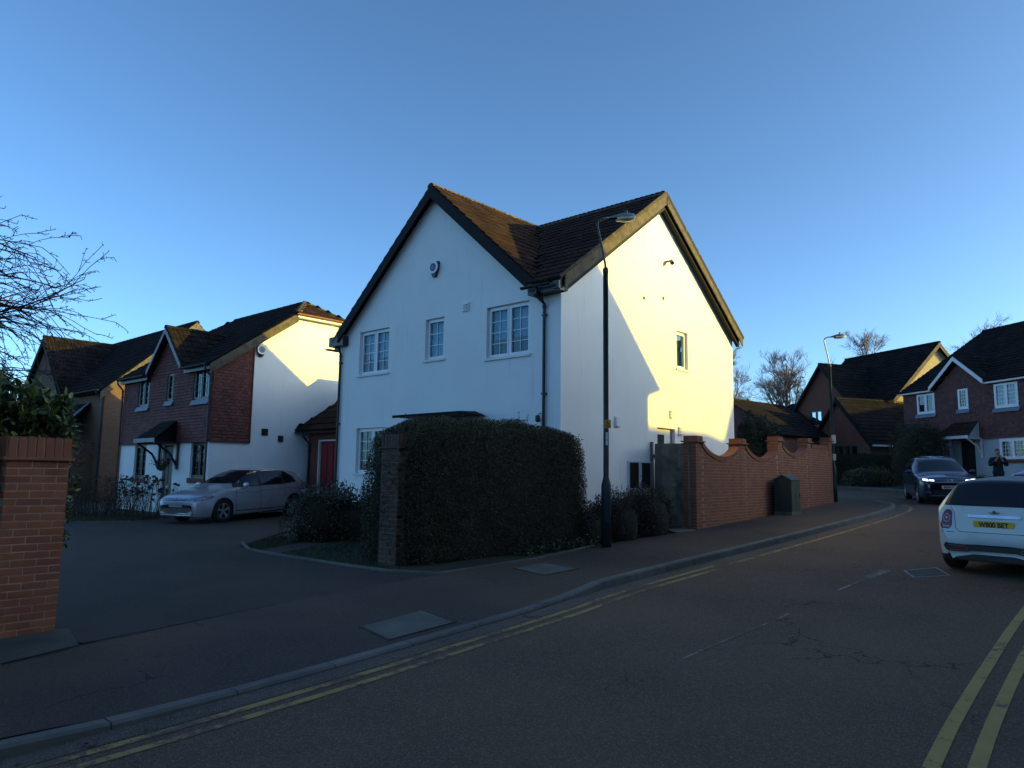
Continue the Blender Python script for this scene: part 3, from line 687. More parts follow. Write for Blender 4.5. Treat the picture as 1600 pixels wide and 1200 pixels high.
# wing: right slope down to the valley, left slope to the left eaves
ue = W_ + .28
for k in (uw,): roof_slope(felt, tl, [(-k, -oh, zr2(k)), (-k, -oh + .06, zr2(k)), (-UR, 4.07, RZ), (-UR, -oh, RZ)])
roof = felt.build('roof', M['felt'], house)
pieces(roof, 'tile', TILE, tl, 'tile', 300, 'remaining_tiles', facing)
ridge_line(rg, (-UR, -oh - .02, RZ + .015), (-UR, 4.3, RZ + .015)); ridge_line(rg, (oh + .02, 4.07, RZ + .015), (-UR, 4.07, RZ + .015))
pieces(roof, 'ridge_tile', RIDGE, rg, 'ridge')
# verge mortar lines with the tile undercloak
def verge(x0, y0, x1, y1, za, zb, parent, m='bargew', r=.035):
    mb = MB(); mb.tube([(x0, y0, za), (x1, y1, zb)], r, 6); return mb.build('verge_mortar', M[m], parent)
verge(oh + .01, ev0, oh + .01, 4.07, zr1(ev0) + .02, RZ + .02, house, 'ridge'); verge(oh + .01, D_ + .3, oh + .01, 4.07, zr1(D_ + .3) + .02, RZ + .02, house, 'ridge')
# bargeboards
def barge(T, u0, u1, z0, z1, drop, y, m): board(house, 'bargeboard', m, T, (u0, z0), (u1, z1), drop, y)
bd = .31
barge(Tf, UR, .33, RZ - .03, zr2(.33) - .03, bd, -oh - .005, 'bargeb'); barge(Tf, UR, 7.74, RZ - .03, zr2(7.74) - .03, bd, -oh - .005, 'bargeb')
barge(Tr, 4.07, -.16, RZ - .02, zr1(-.16) - .02, .28, -oh - .005, 'bargew'); barge(Tr, 4.07, D_ + .20, RZ - .14, zr1(D_ + .20) - .14, .19, -oh - .02, 'bargew'); barge(Tr, 4.07, D_ + .24, RZ - .02, zr1(D_ + .24) - .02, .12, -oh - .0, 'bargeb')  # last one: black strip painted as the shadow gap under the tile edge
for (a, b) in ((4.07, -.1), (4.07, D_ + .1)):
    mb = MB(); mb.prism([(a, -oh + .03, zr1(a) - .10), (b, -oh + .03, zr1(b) - .10), (b, -oh + .03, zr1(b) - .42), (a, -oh + .03, zr1(a) - .42)], (0, .10, 0), Tr); mb.build('soffit', M['bargeb'], house)
mb = MB(); mb.box(-.72, oh - .03, ev0 + .06, -.004, EV + .0, EV + .24); mb.box(.004, oh - .03, -.3, .02, EV + .03, EV + .2); mb.build('soffit', M['black'], house)
mb = MB(); mb.box(-ue + .02, -7.52, -oh + .002, -.004, 5.19, 5.46); mb.box(-ue + .02, -W_ - .004, -.002, 4.2, 5.12, 5.30); mb.build('soffit', M['black'], house)
gutter(house, Tf, -.02, .78, -.40, zr1(ev0) - .08)
gutter(house, lambda s, d, z: (-ue - .05 - d, s, z), -.24, 4.3, .0, zr2(ue) - .05)
pipe(house, Tf, .42, -.055, 5.66, .3, gy=-.32); pipe(house, Tf, 7.80, -.055, 5.30, .3, gy=-.14)
for (a, b, c, d, *_), nl, br in ((fw_ops[0], 2, (2, 4)), (fw_ops[1], 1, (2, 3)), (fw_ops[2], 2, (2, 4))):
    window(house, Tf, a, b, c, d, nl, bars=br, sill='white', cfrac=.62 if nl == 2 else 1)
window(house, Tf, *fw_ops[3][:4], 2, bars=(2, 4), sill='white', curt='roomdark'); window(house, Tf, *fw_ops[4][:4], 2, bars=(2, 4), sill='white', curt='roomdark')
window(house, Tr, *rw_ops[0][:4], 1, sill='white', curt='curt')
dr = MB(); dr.box(3.9, 4.68, .10, .15, .57, 2.86, Tr); dro = dr.build('side_door', M['upvc'], house)
MB().box(3.98, 4.34, .092, .099, 1.5, 2.72, Tr).build('pane', M['roomdark'], dro)
dr = MB(); dr.box(2.94, 3.86, .08, .14, .3, 2.42, Tf); dro = dr.build('front_door', M['dframe'], house); MB().tube([(3.75, .05, 1.2), (3.75, .05, 1.4)], .02, 6, T=Tf).build('handle', M['chrome'], dro)
cn = MB(); cn.prism([(2.15, -.85, 2.98), (4.45, -.85, 2.98), (4.45, -.85, 3.04), (2.15, -.85, 3.04)], (0, .02, 0), Tf)
cn.add([(2.15, -.85, 3.045), (4.45, -.85, 3.045), (4.1, -.004, 3.12), (2.5, -.004, 3.12), (2.15, -.85, 3.0), (4.45, -.85, 3.0), (4.45, -.004, 3.0), (2.15, -.004, 3.0)], [(0, 1, 2, 3), (4, 5, 1, 0), (5, 6, 2, 1), (7, 4, 0, 3), (4, 7, 6, 5)], Tf); cn.build('canopy', M['bargeb'], house)
# small fittings
def louvre_vent(T, s, z, w_=.2, h_=.22, m='upvc', par=house):
    mb = MB(); mb.box(s - w_ / 2, s + w_ / 2, -.03, -.002, z - h_ / 2, z + h_ / 2, T); o = mb.build('vent', M[m], par)
    for k in range(3):
        q = z - h_ / 2 + h_ * (k + .5) / 3; MB().box(s - w_ * .38, s + w_ * .38, -.055, -.031, q - .02, q + .018, T).build('slat', M[m if m != 'black' else 'trim'], o)
louvre_vent(Tf, 2.86, 5.62, .22, .22); MB().box(2.81, 2.91, -.06, -.032, 5.55, 5.68, Tf).build('vent_flap', M['galv'], house)
louvre_vent(Tr, 2.08, 2.90, .20, .24); louvre_vent(Tr, 4.55, 3.24, .18, .22); louvre_vent(Tr, 4.98, 2.84, .18, .24)
for (a, b) in ((2.55, 2.93), (3.08, 3.46)):
    fr = MB(); fr.box(a - .035, b + .035, -.035, -.002, 1.365, 2.03, Tr); fo = fr.build('meter_box', M['upvc'], house)
    MB().box(a, b, -.045, -.036, 1.40, 1.995, Tr).build('meter_box_door', M['black'], fo)
def disc(r, y0, y1, s, z, T, n=24, ):
    mb = MB(); vs = []; 
    for y in (y0, y1): vs += [(s + r * math.cos(2 * math.pi * i / n), y, z + r * math.sin(2 * math.pi * i / n)) for i in range(n)]
    mb.add(vs, [tuple(range(n)), tuple(range(n, 2 * n))] + [(i, (i + 1) % n, n + (i + 1) % n, n + i) for i in range(n)], T); return mb
def alarm(par, T, s, z, back, face, k=1.0):
    mb = MB(); mb.prism([(s - .15 * k, -.004, z + .14 * k), (s + .15 * k, -.004, z + .14 * k), (s + .14 * k, -.004, z - .05 * k), (s + .05 * k, -.004, z - .24 * k), (s - .05 * k, -.004, z - .24 * k), (s - .14 * k, -.004, z - .05 * k)], (0, -.07 * k, 0), T)
    o = mb.build('alarm_box', M[back], par)
    disc(.16 * k, -.075 * k, -.10 * k, s, z, T).build('alarm_face', M['upvc'], o); disc(.105 * k, -.101 * k, -.106 * k, s, z, T).build('alarm_badge', M[face], o)
    disc(.05 * k, -.107 * k, -.110 * k, s, z, T, 14).build('alarm_emblem', M['lead'], o)
M['alarmblue'] = mat('alarm_blue', (.02, .03, .16), None, 5, .4)
alarm(house, Tf, 3.98, 6.78, 'black', 'alarmblue')
cm = MB(); cm.tube([(4.42, -.004, 7.22), (4.42, -.10, 7.20)], .025, 8, T=Tr); cm.tube([(4.46, -.10, 7.22), (4.36, -.20, 7.12)], .05, 10, T=Tr); cm.build('security_camera', M['black'], house)
for s, z in ((3.29, 6.03), (4.22, 6.20)):
    disc(.045, -.004, -.014, s, z, Tr, 12).build('pipe_cap', M['bargew'], house)
mb = MB(); mb.tube([(.52, -.01, 2.98), (.52, -.10, 2.95)], .012, 6, T=Tf); mb.lathe([(.02, .03), (.05, .02), (.055, -.08), (.03, -.12)], 8, (.52, -.12, 2.90), T=Tf); mb.build('wall_lamp', M['black'], house)

# ------------------------------------------------------------------ garage with the red door, between the houses
gar = thing('garage', 'single brick garage with red door and dark hipped roof, behind the silver car', 'garage', (1.02, 15.34, 0), HROT)
def Tg(s, d, z): return (-s, 1.9 + d, z)
mb = MB(); wall_shell(mb, Tg, 8.02, 12.22, -.2, 3.0, [(9.4, 11.62, .3, 2.74)], .12); mb.poly([(12.22, 0, -.2), (12.22, 5, -.2), (12.22, 5, 3), (12.22, 0, 3)], Tg); mb.poly([(8.02, 0, -.2), (8.02, 5, -.2), (8.02, 5, 3), (8.02, 0, 3)], Tg)
mb.build('wall', M['rbrick'], gar)
dm = MB(); dm.box(9.42, 11.60, .10, .14, .32, 2.72, Tg); do = dm.build('garage_door', M['red'], gar)
for k in range(6): MB().box(9.52 + k * .345, 9.52 + k * .345 + .30, .08, .099, .45, 2.6, Tg).build('panel', M['red'], do)
dm = MB(); 
for (a, b, c, d) in ((9.401, 9.45, .3, 2.738), (11.57, 11.618, .3, 2.738), (9.45, 11.57, 2.69, 2.738)): dm.box(a, b, -.01, .075, c, d, Tg)
dm.build('door_frame', M['white'], gar)
felt = MB(); tl = []; rg = []; a, b, c, d = 7.97, 12.6, 1.6, 7.2; zt = 5.32; m1 = (a + b) / 2
roof_slope(felt, tl, [(-a, c, 3.05), (-b, c, 3.05), (-m1, c + 2.3, zt)]); roof_slope(felt, tl, [(-b, c, 3.05), (-b, d, 3.05), (-m1, d - 2.3, zt), (-m1, c + 2.3, zt)]); roof_slope(felt, tl, [(-a, c, 3.05), (-a, d, 3.05), (-m1, d - 2.3, zt), (-m1, c + 2.3, zt)]); roof_slope(felt, tl, [(-a, d, 3.05), (-b, d, 3.05), (-m1, d - 2.3, zt)])
ro = felt.build('roof', M['felt'], gar); pieces(ro, 'tile', TILE, tl, 'tiled', 120, 'remaining_tiles', facing)
ridge_line(rg, (-b, c, 3.08), (-m1, c + 2.3, zt + .04)); ridge_line(rg, (-a, c, 3.08), (-m1, c + 2.3, zt + .04)); ridge_line(rg, (-m1, c + 2.3, zt + .04), (-m1, d - 2.3, zt + .04)); pieces(ro, 'ridge_tile', RIDGE, rg, 'tiled')
gutter(gar, Tg, 8.0, 12.75, -.32, 3.0); pipe(gar, Tg, 12.1, -.05, 2.95, .3, gy=-.30)

# ------------------------------------------------------------------ tile-hung house builder pieces
def hang(parent, T, s0, s1, z0, z1, ops, m, top=None, tw=.165, gauge=.100, cut=None):
    """plain clay tiles hung on a wall, joined (each a few pixels)"""
    mb = MB(); n = int(round((z1 - z0) / gauge)); 
    back = MB()
    for j in range(n):
        z = z0 + j * gauge; x = s0 + (0 if j % 2 else -tw / 2)
        while x < s1:
            a, b = max(x, s0), min(x + tw, s1); x += tw
            if b - a < .03: continue
            cx, cz = (a + b) / 2, z + gauge / 2
            for o in ops:
                if o[2] - .04 < cz < o[3] + .01:
                    if a < o[0] < b: b = o[0]
                    elif a < o[1] < b: a = o[1]
            if b - a < .03: continue
            cx = (a + b) / 2
            if any(o[0] < cx < o[1] and o[2] - .04 < cz < o[3] + .01 for o in ops): continue
            if top and cz > top(cx): continue
            d = random.uniform(0, .004); dz = random.uniform(-.003, .003)
            mb.add([(a + .003, -.052 - d, z + dz), (b - .003, -.052 - d, z + dz), (b - .003, -.026, z + gauge + .012), (a + .003, -.026, z + gauge + .012), (a + .003, -.030, z + dz), (b - .003, -.030, z + dz)], [(0, 1, 2, 3), (0, 4, 5, 1), (0, 3, 4), (1, 5, 2)], T)
    return mb.build('hung_tiles', M[m], parent, 'stuff')
def finish_roof(par, felt, tl, rg, m, rm=None, limit=300):
    ro = felt.build('roof', M['felt'], par)
    pieces(ro, 'tile', TILE, tl, m, limit, 'remaining_tiles', facing)
    if rg: pieces(ro, 'ridge_tile', RIDGE, rg, rm or m)
    return ro
def canopy(par, T, a, b, ta, tb, z0, z1, p, m, edge, brk, tiles=True):
    mb = MB(); mb.add([(a, -p, z0), (b, -p, z0), (tb, -.06, z1), (ta, -.06, z1)], [(0, 1, 2, 3)], T)
    mb.add([(a, -p, z0 - .06), (b, -p, z0 - .06), (tb, -.06, z0 - .06), (ta, -.06, z0 - .06)], [(0, 1, 2, 3)], T); c = mb.build('canopy', M[m], par)
    if tiles:
        n = 6; t = MB()
        for i in range(n):
            q0, q1 = i / n, (i + 1) / n
            t.prism([(a + (ta - a) * q0, -p + (p - .06) * q0 - .01, z0 + (z1 - z0) * q0 + .035), (b + (tb - b) * q0, -p + (p - .06) * q0 - .01, z0 + (z1 - z0) * q0 + .035), (b + (tb - b) * q1, -p + (p - .06) * q1, z0 + (z1 - z0) * q1 + .012), (a + (ta - a) * q1, -p + (p - .06) * q1, z0 + (z1 - z0) * q1 + .012)], (0, 0, -.02), T)
        t.build('tile_course', M['tiled' if m != 'white' else 'tile'], c)
    e = MB(); e.box(a, b, -p - .025, -p - .001, z0 - .10, z0 + .03, T); e.build('fascia', M[edge], c)
    for (u, v) in ((a, ta), (b, tb)):
        e = MB(); e.prism([(u, -p, z0 - .06), (v, -.06, z0 - .06), (v, -.06, z1)], ((.02 if u == min(a, b) else -.02), 0, 0), T); e.build('cheek', M[brk], c)
    for u in (a + .12 * (1 if b > a else -1), b - .12 * (1 if b > a else -1)):
        e = MB(); e.box(u - .04, u + .04, -.10, -.03, z0 - .95, z0 - .07, T); e.tube([(u, -.06, z0 - .85), (u, -.30, z0 - .45), (u, -p + .06, z0 - .10)], .035, 6, T=T); e.box(u - .04, u + .04, -p + .02, -.10, z0 - .13, z0 - .065, T); e.build('bracket', M[edge if edge == 'white' else 'black'], c)
    return c
# ------------------------------------------------------------------ red tile-hung house on the left
h2 = thing('tile_hung_house', 'house with dark red hung tiles over white ground floor, behind the silver car', 'house', (-9.22, 22.7, 0), HROT)
W2, D2, E2 = 6.88, 7.3, 5.02
ops = [(4.66, 5.55, 3.90, 4.92), (2.74, 3.22, 3.98, 4.92), (.22, 1.26, 3.90, 4.92)]
gops = [(4.62, 5.62, 1.40, 2.55), (2.46, 3.30, .25, 2.50), (.22, 1.26, 1.45, 2.56)]
mb = MB(); wall_shell(mb, Tf, 0, W2, -.3, E2, ops + gops); ztop2 = lambda s: 7.62 - .70 * abs(s - 3.65)
wall_shell(mb, Tr, 0, D2, -.3, E2, [])
mb.poly([(0, 0, E2), (D2, 0, E2), (D2, 0, E2 + .02), (4.55, 0, 6.93), (2.75, 0, 6.93), (0, 0, E2 + .02)], Tr)
mb.poly([(-W2, 0, -.3), (-W2, D2, -.3), (-W2, D2, E2), (-W2, 3.65, 7.4), (-W2, 0, E2)]); mb.poly([(0, D2, -.3), (-W2, D2, -.3), (-W2, D2, E2), (0, D2, E2)])
mb.poly([(1.75, 0, E2), (4.55, 0, E2), (3.15, 0, 6.32)], Tf)
mb.build('wall', M['stucco'], h2)
hang(h2, Tf, -.05, W2, 2.62, 6.3, ops, 'hang', lambda s: max(E2 - .04, 6.30 - 1.03 * abs(s - 3.15)) if 1.8 < s < 4.5 else E2 - .04)
hang(h2, Tr, -.05, 1.25, 2.62, 6.0, [], 'hang', lambda s: E2 + .62 * s - .05)
mb = MB(); mb.box(-.06, W2, -.075, -.056, 2.56, 2.62, Tf); mb.box(-.076, 1.27, -.075, -.056, 2.56, 2.62, Tr); mb.box(1.25, 1.28, -.07, -.002, 2.56, 5.95, Tr); mb.build('tile_edging', M['hang'], h2)
felt = MB(); tl = []; rg = []; zr = 7.72; sl = (zr - 4.96) / 3.9; zz = lambda y: zr - sl * abs(y - 3.65); f0 = -.25
hipz = 7.04; hy0 = 3.65 - (zr - hipz) / sl; hy1 = 7.3 - hy0; hx = -.95
gu, gzp, gs = 3.15, 6.50, 1.03; yb = lambda z: 3.65 - (zr - z) / sl; gw_ = (gzp - zz(f0)) / gs
roof_slope(felt, tl, [(.2, f0, zz(f0)), (-(gu - gw_), f0, zz(f0)), (-gu, yb(gzp), gzp), (-(gu + gw_), f0, zz(f0)), (-W2 - .2, f0, zz(f0)), (-W2 - .2, hy0, hipz), (-W2 + .95, 3.65, zr), (hx, 3.65, zr), (.2, hy0, hipz)])
roof_slope(felt, tl, [(.2, 7.3 + .25, zz(f0)), (-W2 - .2, 7.3 + .25, zz(f0)), (-W2 - .2, hy1, hipz), (-W2 + .95, 3.65, zr), (hx, 3.65, zr), (.2, hy1, hipz)])
hipt = []
roof_slope(felt, hipt, [(.26, hy0 - .04, hipz - .02), (.26, hy1 + .04, hipz - .02), (hx, 3.65, zr)])
roof_slope(felt, tl, [(-W2 - .26, hy0, hipz - .02), (-W2 - .26, hy1, hipz - .02), (-W2 + .95, 3.65, zr)])
# small gablet over the middle window
for sg in (-1, 1):
    ur_ = gu + sg * gw_; z_ = zz(f0); roof_slope(felt, tl, [(-ur_, f0, z_), (-ur_, f0 + .05, z_), (-gu, yb(gzp), gzp), (-gu, f0, gzp)])
finish = finish_roof(h2, felt, tl, None, 'tiled', None, 300)
ho = [o for o in COL.objects if o.name == finish.name][0]
pieces(ho, 'hip_tile', TILE, hipt, 'tile', 300, 'remaining_hip_tiles')
ridge_line(rg, (-W2 + .95, 3.65, zr + .04), (hx, 3.65, zr + .04)); ridge_line(rg, (-gu, -.27, gzp + .04), (-gu, yb(gzp), gzp + .04)); pieces(finish, 'ridge_tile', RIDGE, rg, 'tiled')
rg = []; ridge_line(rg, (.22, hy0, hipz + .05), (hx, 3.65, zr + .05)); ridge_line(rg, (.22, hy1, hipz + .05), (hx, 3.65, zr + .05)); pieces(finish, 'hip_ridge_tile', RIDGE, rg, 'ridge')
board(h2, 'bargeboard', 'bargew', Tr, (hy0 + .02, zz(hy0) - .02), (f0, zz(f0) - .02), .30, -.20); board(h2, 'bargeboard', 'bargew', Tr, (hy1, zz(hy1) - .02), (7.55, zz(7.55) - .02), .30, -.20)
mb = MB(); mb.box(.0, .24, hy0, hy1, hipz - .16, hipz - .08); mb.build('soffit', M['white'], h2)
M['redgut'] = mat('terracotta_gutter', (.22, .085, .05), None, 5, .6); M['rbpipe'] = mat('brown_drainpipe', (.045, .022, .02), None, 5, .5)
gutter(h2, lambda s, d, z: (-d + .06 * 0, s, z), hy0 - .05, hy1 + .05, -.30, hipz - .04, 'redgut')
for sg in (-1, 1): board(h2, 'bargeboard', 'lead', Tf, (gu, gzp - .05), (gu + sg * (gzp - 5.14) / gs, 5.10), .16, -.255, .03)
for (a, b) in ((-.1, 1.72), (4.58, W2 + .05)):
    MB().box(a, b, -.19, -.17, 4.80, 4.93, Tf).build('fascia', M['lead'], h2); gutter(h2, Tf, a, b, -.30, 4.96, 'black')
    MB().box(a, b, -.17, -.06, 4.80, 4.83, Tf).build('soffit', M['black'], h2)
pipe(h2, Tf, .03, -.10, 4.92, .3, 'rbpipe', gy=-.30); pipe(h2, Tf, W2 - .02, -.10, 4.92, .3, 'rbpipe', gy=-.30)
for o, nl in zip(ops, (2, 1, 2)):
    window(h2, Tf, *o, nl, 'dframe', rec=.0, bars=(2, 4), glass='glassm', sill=None, fw=.05, curt='curt')
    MB().prism([(o[0] - .08, -.12, o[2] - .16), (o[1] + .08, -.12, o[2] - .16), (o[1] + .08, -.055, o[2] - .002), (o[0] - .08, -.055, o[2] - .002)], (0, .02, 0), Tf).build('lead_apron', M['lead'], h2)
for o in (gops[0], gops[2]):
    wn = window(h2, Tf, *o, 2, 'dframe', rec=.07, bars=(2, 4), curt='roomdark'); MB().box(o[0] - .06, o[1] + .06, -.05, .05, o[2] - .16, o[2] - .003, Tf).build('tiled_sill', M['rbrick'], wn)
mb = MB(); mb.box(2.50, 3.26, .06, .11, .25, 2.46, Tf); do = mb.build('front_door', M['doorb'], h2)
for z in (.4, 1.25): 
    for s in (2.60, 2.92): MB().box(s, s + .24, .048, .059, z, z + (.6 if z < 1 else .9), Tf).build('panel', M['doorb'], do)
MB().box(2.75, 3.0, .03, .047, 1.12, 1.17, Tf).build('letter_plate', M['chrome'], do)
mb = MB(); 
for q in ((2.462, 2.50, .06), (3.26, 3.298, .06)): mb.box(q[0], q[1], .0, .09, .25, 2.49, Tf)
mb.build('door_frame', M['white'], h2)
canopy(h2, Tf, 3.55, 1.95, 3.35, 2.25, 2.66, 3.28, .85, 'tiled', 'lead', 'bargeb')
alarm(h2, Tr, 1.50, 5.62, 'bargeb', 'lead', 1.0); louvre_vent(Tr, 1.80, 2.95, .22, .22, 'black', h2); louvre_vent(Tr, 2.38, 2.76, .18, .20, 'black', h2)
for s in (2.15, 3.15): MB().box(s, s + .42, -.05, -.002, 1.35, 1.62, Tr).build('meter_box', M['upvc'], h2)
mb = MB(); mb.tube([(2.38, 0, 2.0), (2.38, -.16, 2.02), (2.38, -.2, 1.95)], .015, 6, T=Tf); mb.lathe([(.03, .12), (.07, .1), (.075, -.08), (.03, -.12)], 8, (2.38, -.22, 1.95), T=Tf); mb.build('wall_lantern', M['black'], h2)
# hanging basket beside the door
bk = thing('hanging_basket', 'brown hanging basket hung beside the dark front door under the canopy', 'hanging basket', tuple(WM[h2.name] @ Vector((-2.30, -.45, 1.85))))
mb = MB(); mb.lathe([(.02, -.20), (.12, -.14), (.18, 0), (.16, .01)], 12); mb.build('basket', M['dead'], bk)
P = RNG.normal(size=(260, 3)) * (.12, .12, .07) + (0, 0, .06); v, f = leafquad(P, unit(260), unit(260), .06, .03); leaves_obj('plant', v, f, 'shrub', bk, 'stuff')
mb = MB(); [mb.tube([(.17 * math.cos(t), .17 * math.sin(t), 0), (0, 0, .55)], .004, 4) for t in (0, 2.1, 4.2)]; mb.build('chain', M['black'], bk)

# ------------------------------------------------------------------ brown brick house, far left
h3 = thing('brick_house', 'brown brick house with cross-gabled dark roof behind the laurel, far left', 'house', matrix=Matrix.Translation((-17.95, 32.46, -.135)) @ Matrix.Rotation(HROT, 4, 'Z') @ Matrix.Scale(1.082, 4))
E3, zr3, s3 = 4.98, 8.28, .92
op3 = [(.7, 1.3, 2.9, 4.3), (3.4, 4.0, 3.4, 4.3)]
mb = MB(); wall_shell(mb, Tr, 0, 7.0, -.3, E3, [(1.02, 1.75, 2.62, 4.05)]); mb.poly([(0, 0, E3), (7, 0, E3), (3.5, 0, zr3 - .15)], Tr)
wall_shell(mb, Tf, 0, 11, -.3, E3, []); mb.poly([(-11, 0, -.3), (-11, 7, -.3), (-11, 7, E3), (-11, 3.5, 8.1), (-11, 0, E3)]); mb.poly([(0, 7, -.3), (-11, 7, -.3), (-11, 7, E3), (0, 7, E3)])
mb.poly([(4.9, -.02, E3 - .2), (10.9, -.02, E3 - .2), (7.9, -.02, 7.7)], Tf); mb.build('wall', M['wbrick'], h3)
window(h3, Tr, 1.02, 1.75, 2.62, 4.05, 2, 'dframe', curt='roomdark', rec=.05)
felt = MB(); tl = []; rg = []; zz3 = lambda y: zr3 - s3 * abs(y - 3.5); f0 = -.25
roof_slope(felt, tl, [(.2, f0, zz3(f0)), (-4.75, f0, zz3(f0)), (-7.9, 3.2, zz3(3.2)), (-7.9, 3.5, zr3), (.2, 3.5, zr3)])
roof_slope(felt, tl, [(-4.75, f0, zz3(f0)), (-4.75, f0 - .02, zz3(f0)), (-7.9, -.2, 8.02), (-7.9, 3.25, 8.02)])
roof_slope(felt, tl, [(-11.2, -.2, 5.0), (-11.2, 3.4, 5.0), (-7.9, 3.4, 8.02), (-7.9, -.2, 8.02)])
roof_slope(felt, tl, [(-11.2, 3.4, zr3), (-11.2, 3.5, zr3), (-7.9, 3.5, zr3), (-7.9, 3.3, zr3 - .1)]); roof_slope(felt, tl, [(.2, 7.25, zz3(7.25)), (-11.2, 7.25, zz3(7.25)), (-11.2, 3.5, zr3), (.2, 3.5, zr3)])
ridge_line(rg, (.22, 3.5, zr3 + .04), (-11, 3.5, zr3 + .04)); ridge_line(rg, (-7.9, -.22, 8.06), (-7.9, 3.3, 8.06)); finish_roof(h3, felt, tl, rg, 'tiled', None, 40)
board(h3, 'bargeboard', 'bargew', Tr, (3.5, zr3 - .02), (-.25, zz3(-.25) - .02), .30, -.2); board(h3, 'bargeboard', 'bargew', Tr, (3.5, zr3 - .02), (7.2, zz3(7.2) - .02), .30, -.2)
board(h3, 'bargeboard', 'bargeb', Tf, (7.9, 7.98), (4.7, 5.0), .30, -.2); board(h3, 'bargeboard', 'bargeb', Tf, (7.9, 7.98), (11.1, 5.0), .30, -.2)
gutter(h3, Tf, -.1, 4.9, -.33, 4.90); pipe(h3, Tf, .1, -.06, 4.86, .3, gy=-.3)
fp = MB(); tp = []; roof_slope(fp, tp, [(-.72, -1.7, 2.86), (-5, -1.7, 2.86), (-5, -.02, 4.45), (-1.55, -.02, 4.45)], gauge=.3); po = fp.build('porch_roof', M['felt'], h3); pieces(po, 'tile', TILE, tp, 'tiled', 60, 'remaining_tiles')
MB().prism([(-.66, -1.74, 2.88), (-.80, -1.74, 2.93), (-1.65, -.02, 4.52), (-1.48, -.02, 4.46)], (0, 0, .02)).build('lead_flashing', M['lead'], h3)
mb = MB(); mb.box(-5, -.8, -1.5, -.01, -.3, 2.82); mb.build('porch_wall', M['wbrick'], h3)
gutter(h3, Tf, .7, 5, -1.80, 2.82)

# ------------------------------------------------------------------ tile-hung house on the right (opposite the bend)
BX = Vector((.2079, -.9781, 0)); BROT = math.atan2(-.9781, .2079)
def Tb(s, d, z): return (s, d, z)
hb = thing('tile_hung_house', 'red tile-hung house with white gablet and white door canopy, far right', 'house', (20.04, 37.5, 0), BROT)
WB, EB, DB = 13.5, 6.0, 10.4; ob = [(.86, 2.02, 4.92, 5.94), (3.42, 4.02, 4.96, 5.94), (5.42, 6.62, 4.84, 5.94), (8.6, 9.8, 4.84, 5.94)]; gb = [(1.30, 2.12, 2.45, 3.52), (3.36, 4.20, 1.35, 3.50), (5.52, 6.85, 2.62, 3.52), (8.6, 9.8, 2.62, 3.52)]
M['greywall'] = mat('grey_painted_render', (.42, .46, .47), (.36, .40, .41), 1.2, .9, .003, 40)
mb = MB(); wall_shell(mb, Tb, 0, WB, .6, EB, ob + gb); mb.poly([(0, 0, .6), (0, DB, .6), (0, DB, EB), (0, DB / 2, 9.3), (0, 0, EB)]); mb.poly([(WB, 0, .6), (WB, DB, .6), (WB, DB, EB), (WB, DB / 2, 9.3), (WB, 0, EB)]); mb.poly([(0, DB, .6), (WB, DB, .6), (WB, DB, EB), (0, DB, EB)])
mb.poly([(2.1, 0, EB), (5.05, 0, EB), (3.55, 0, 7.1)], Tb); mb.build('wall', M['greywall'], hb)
hang(hb, Tb, -.05, WB, 3.60, 7.1, ob, 'hangb', lambda s: (7.12 - .80 * abs(s - 3.55)) if 2.1 < s < 5.05 else EB - .02)
MB().box(-.06, WB, -.075, -.056, 3.54, 3.60, Tb).build('tile_edging', M['hangb'], hb)
felt = MB(); tl = []; rg = []; zrB = 9.62; sB = (zrB - 6.05) / (DB / 2 + .25); zB = lambda y: zrB - sB * abs(y - DB / 2)
yB = lambda z: DB / 2 - (zrB - z) / sB
roof_slope(felt, tl, [(-.15, -.25, zB(-.25)), (3.55 - 1.68, -.25, zB(-.25)), (3.55, yB(7.42), 7.42), (3.55 + 1.68, -.25, zB(-.25)), (WB + .15, -.25, zB(-.25)), (WB + .15, DB / 2, zrB), (-.15, DB / 2, zrB)]); roof_slope(felt, tl, [(-.15, DB + .25, zB(-.25)), (WB + .15, DB + .25, zB(-.25)), (WB + .15, DB / 2, zrB), (-.15, DB / 2, zrB)])
yB = lambda z: DB / 2 - (zrB - z) / sB
for sg in (-1, 1): roof_slope(felt, tl, [(3.55 + sg * 1.68, -.28, 6.07), (3.55 + sg * 1.68, -.22, 6.07), (3.55, yB(7.42), 7.42), (3.55, -.28, 7.42)])
ridge_line(rg, (-.15, DB / 2, zrB + .04), (WB, DB / 2, zrB + .04)); ridge_line(rg, (3.55, -.28, 7.46), (3.55, yB(7.42), 7.46)); finish_roof(hb, felt, tl, rg, 'tiled', None, 120)
for sg in (-1, 1): board(hb, 'bargeboard', 'white', Tb, (3.55, 7.42), (3.55 + sg * 1.58, 6.16), .20, -.285)
for (a, b) in ((-.1, 2.0), (5.1, WB + .1)): MB().box(a, b, -.24, -.21, 5.96, 6.08, Tb).build('fascia', M['white'], hb); MB().box(a, b, -.21, -.06, 5.955, 5.975, Tb).build('soffit', M['white'], hb)
for i, (o, nl) in enumerate(zip(ob, (2, 1, 2, 2))):
    window(hb, Tb, *o, nl, rec=-.03, bars=(3, 5) if i else None, glass='glass' if i != 1 else 'glass', curt=('roomdark', 'roomdark', 'curt', 'curt')[i], fw=.09)
    MB().prism([(o[0] - .08, -.12, o[2] - .18), (o[1] + .08, -.12, o[2] - .18), (o[1] + .08, -.055, o[2] - .002), (o[0] - .08, -.055, o[2] - .002)], (0, .02, 0), Tb).build('lead_apron', M['lead'], hb)
M['bluecurt'] = mat('blue_net_curtain', (.14, .18, .30), (.10, .13, .22), 9, .9)
window(hb, Tb, *gb[0], 1, curt='bluecurt', rec=.02, fw=.08)
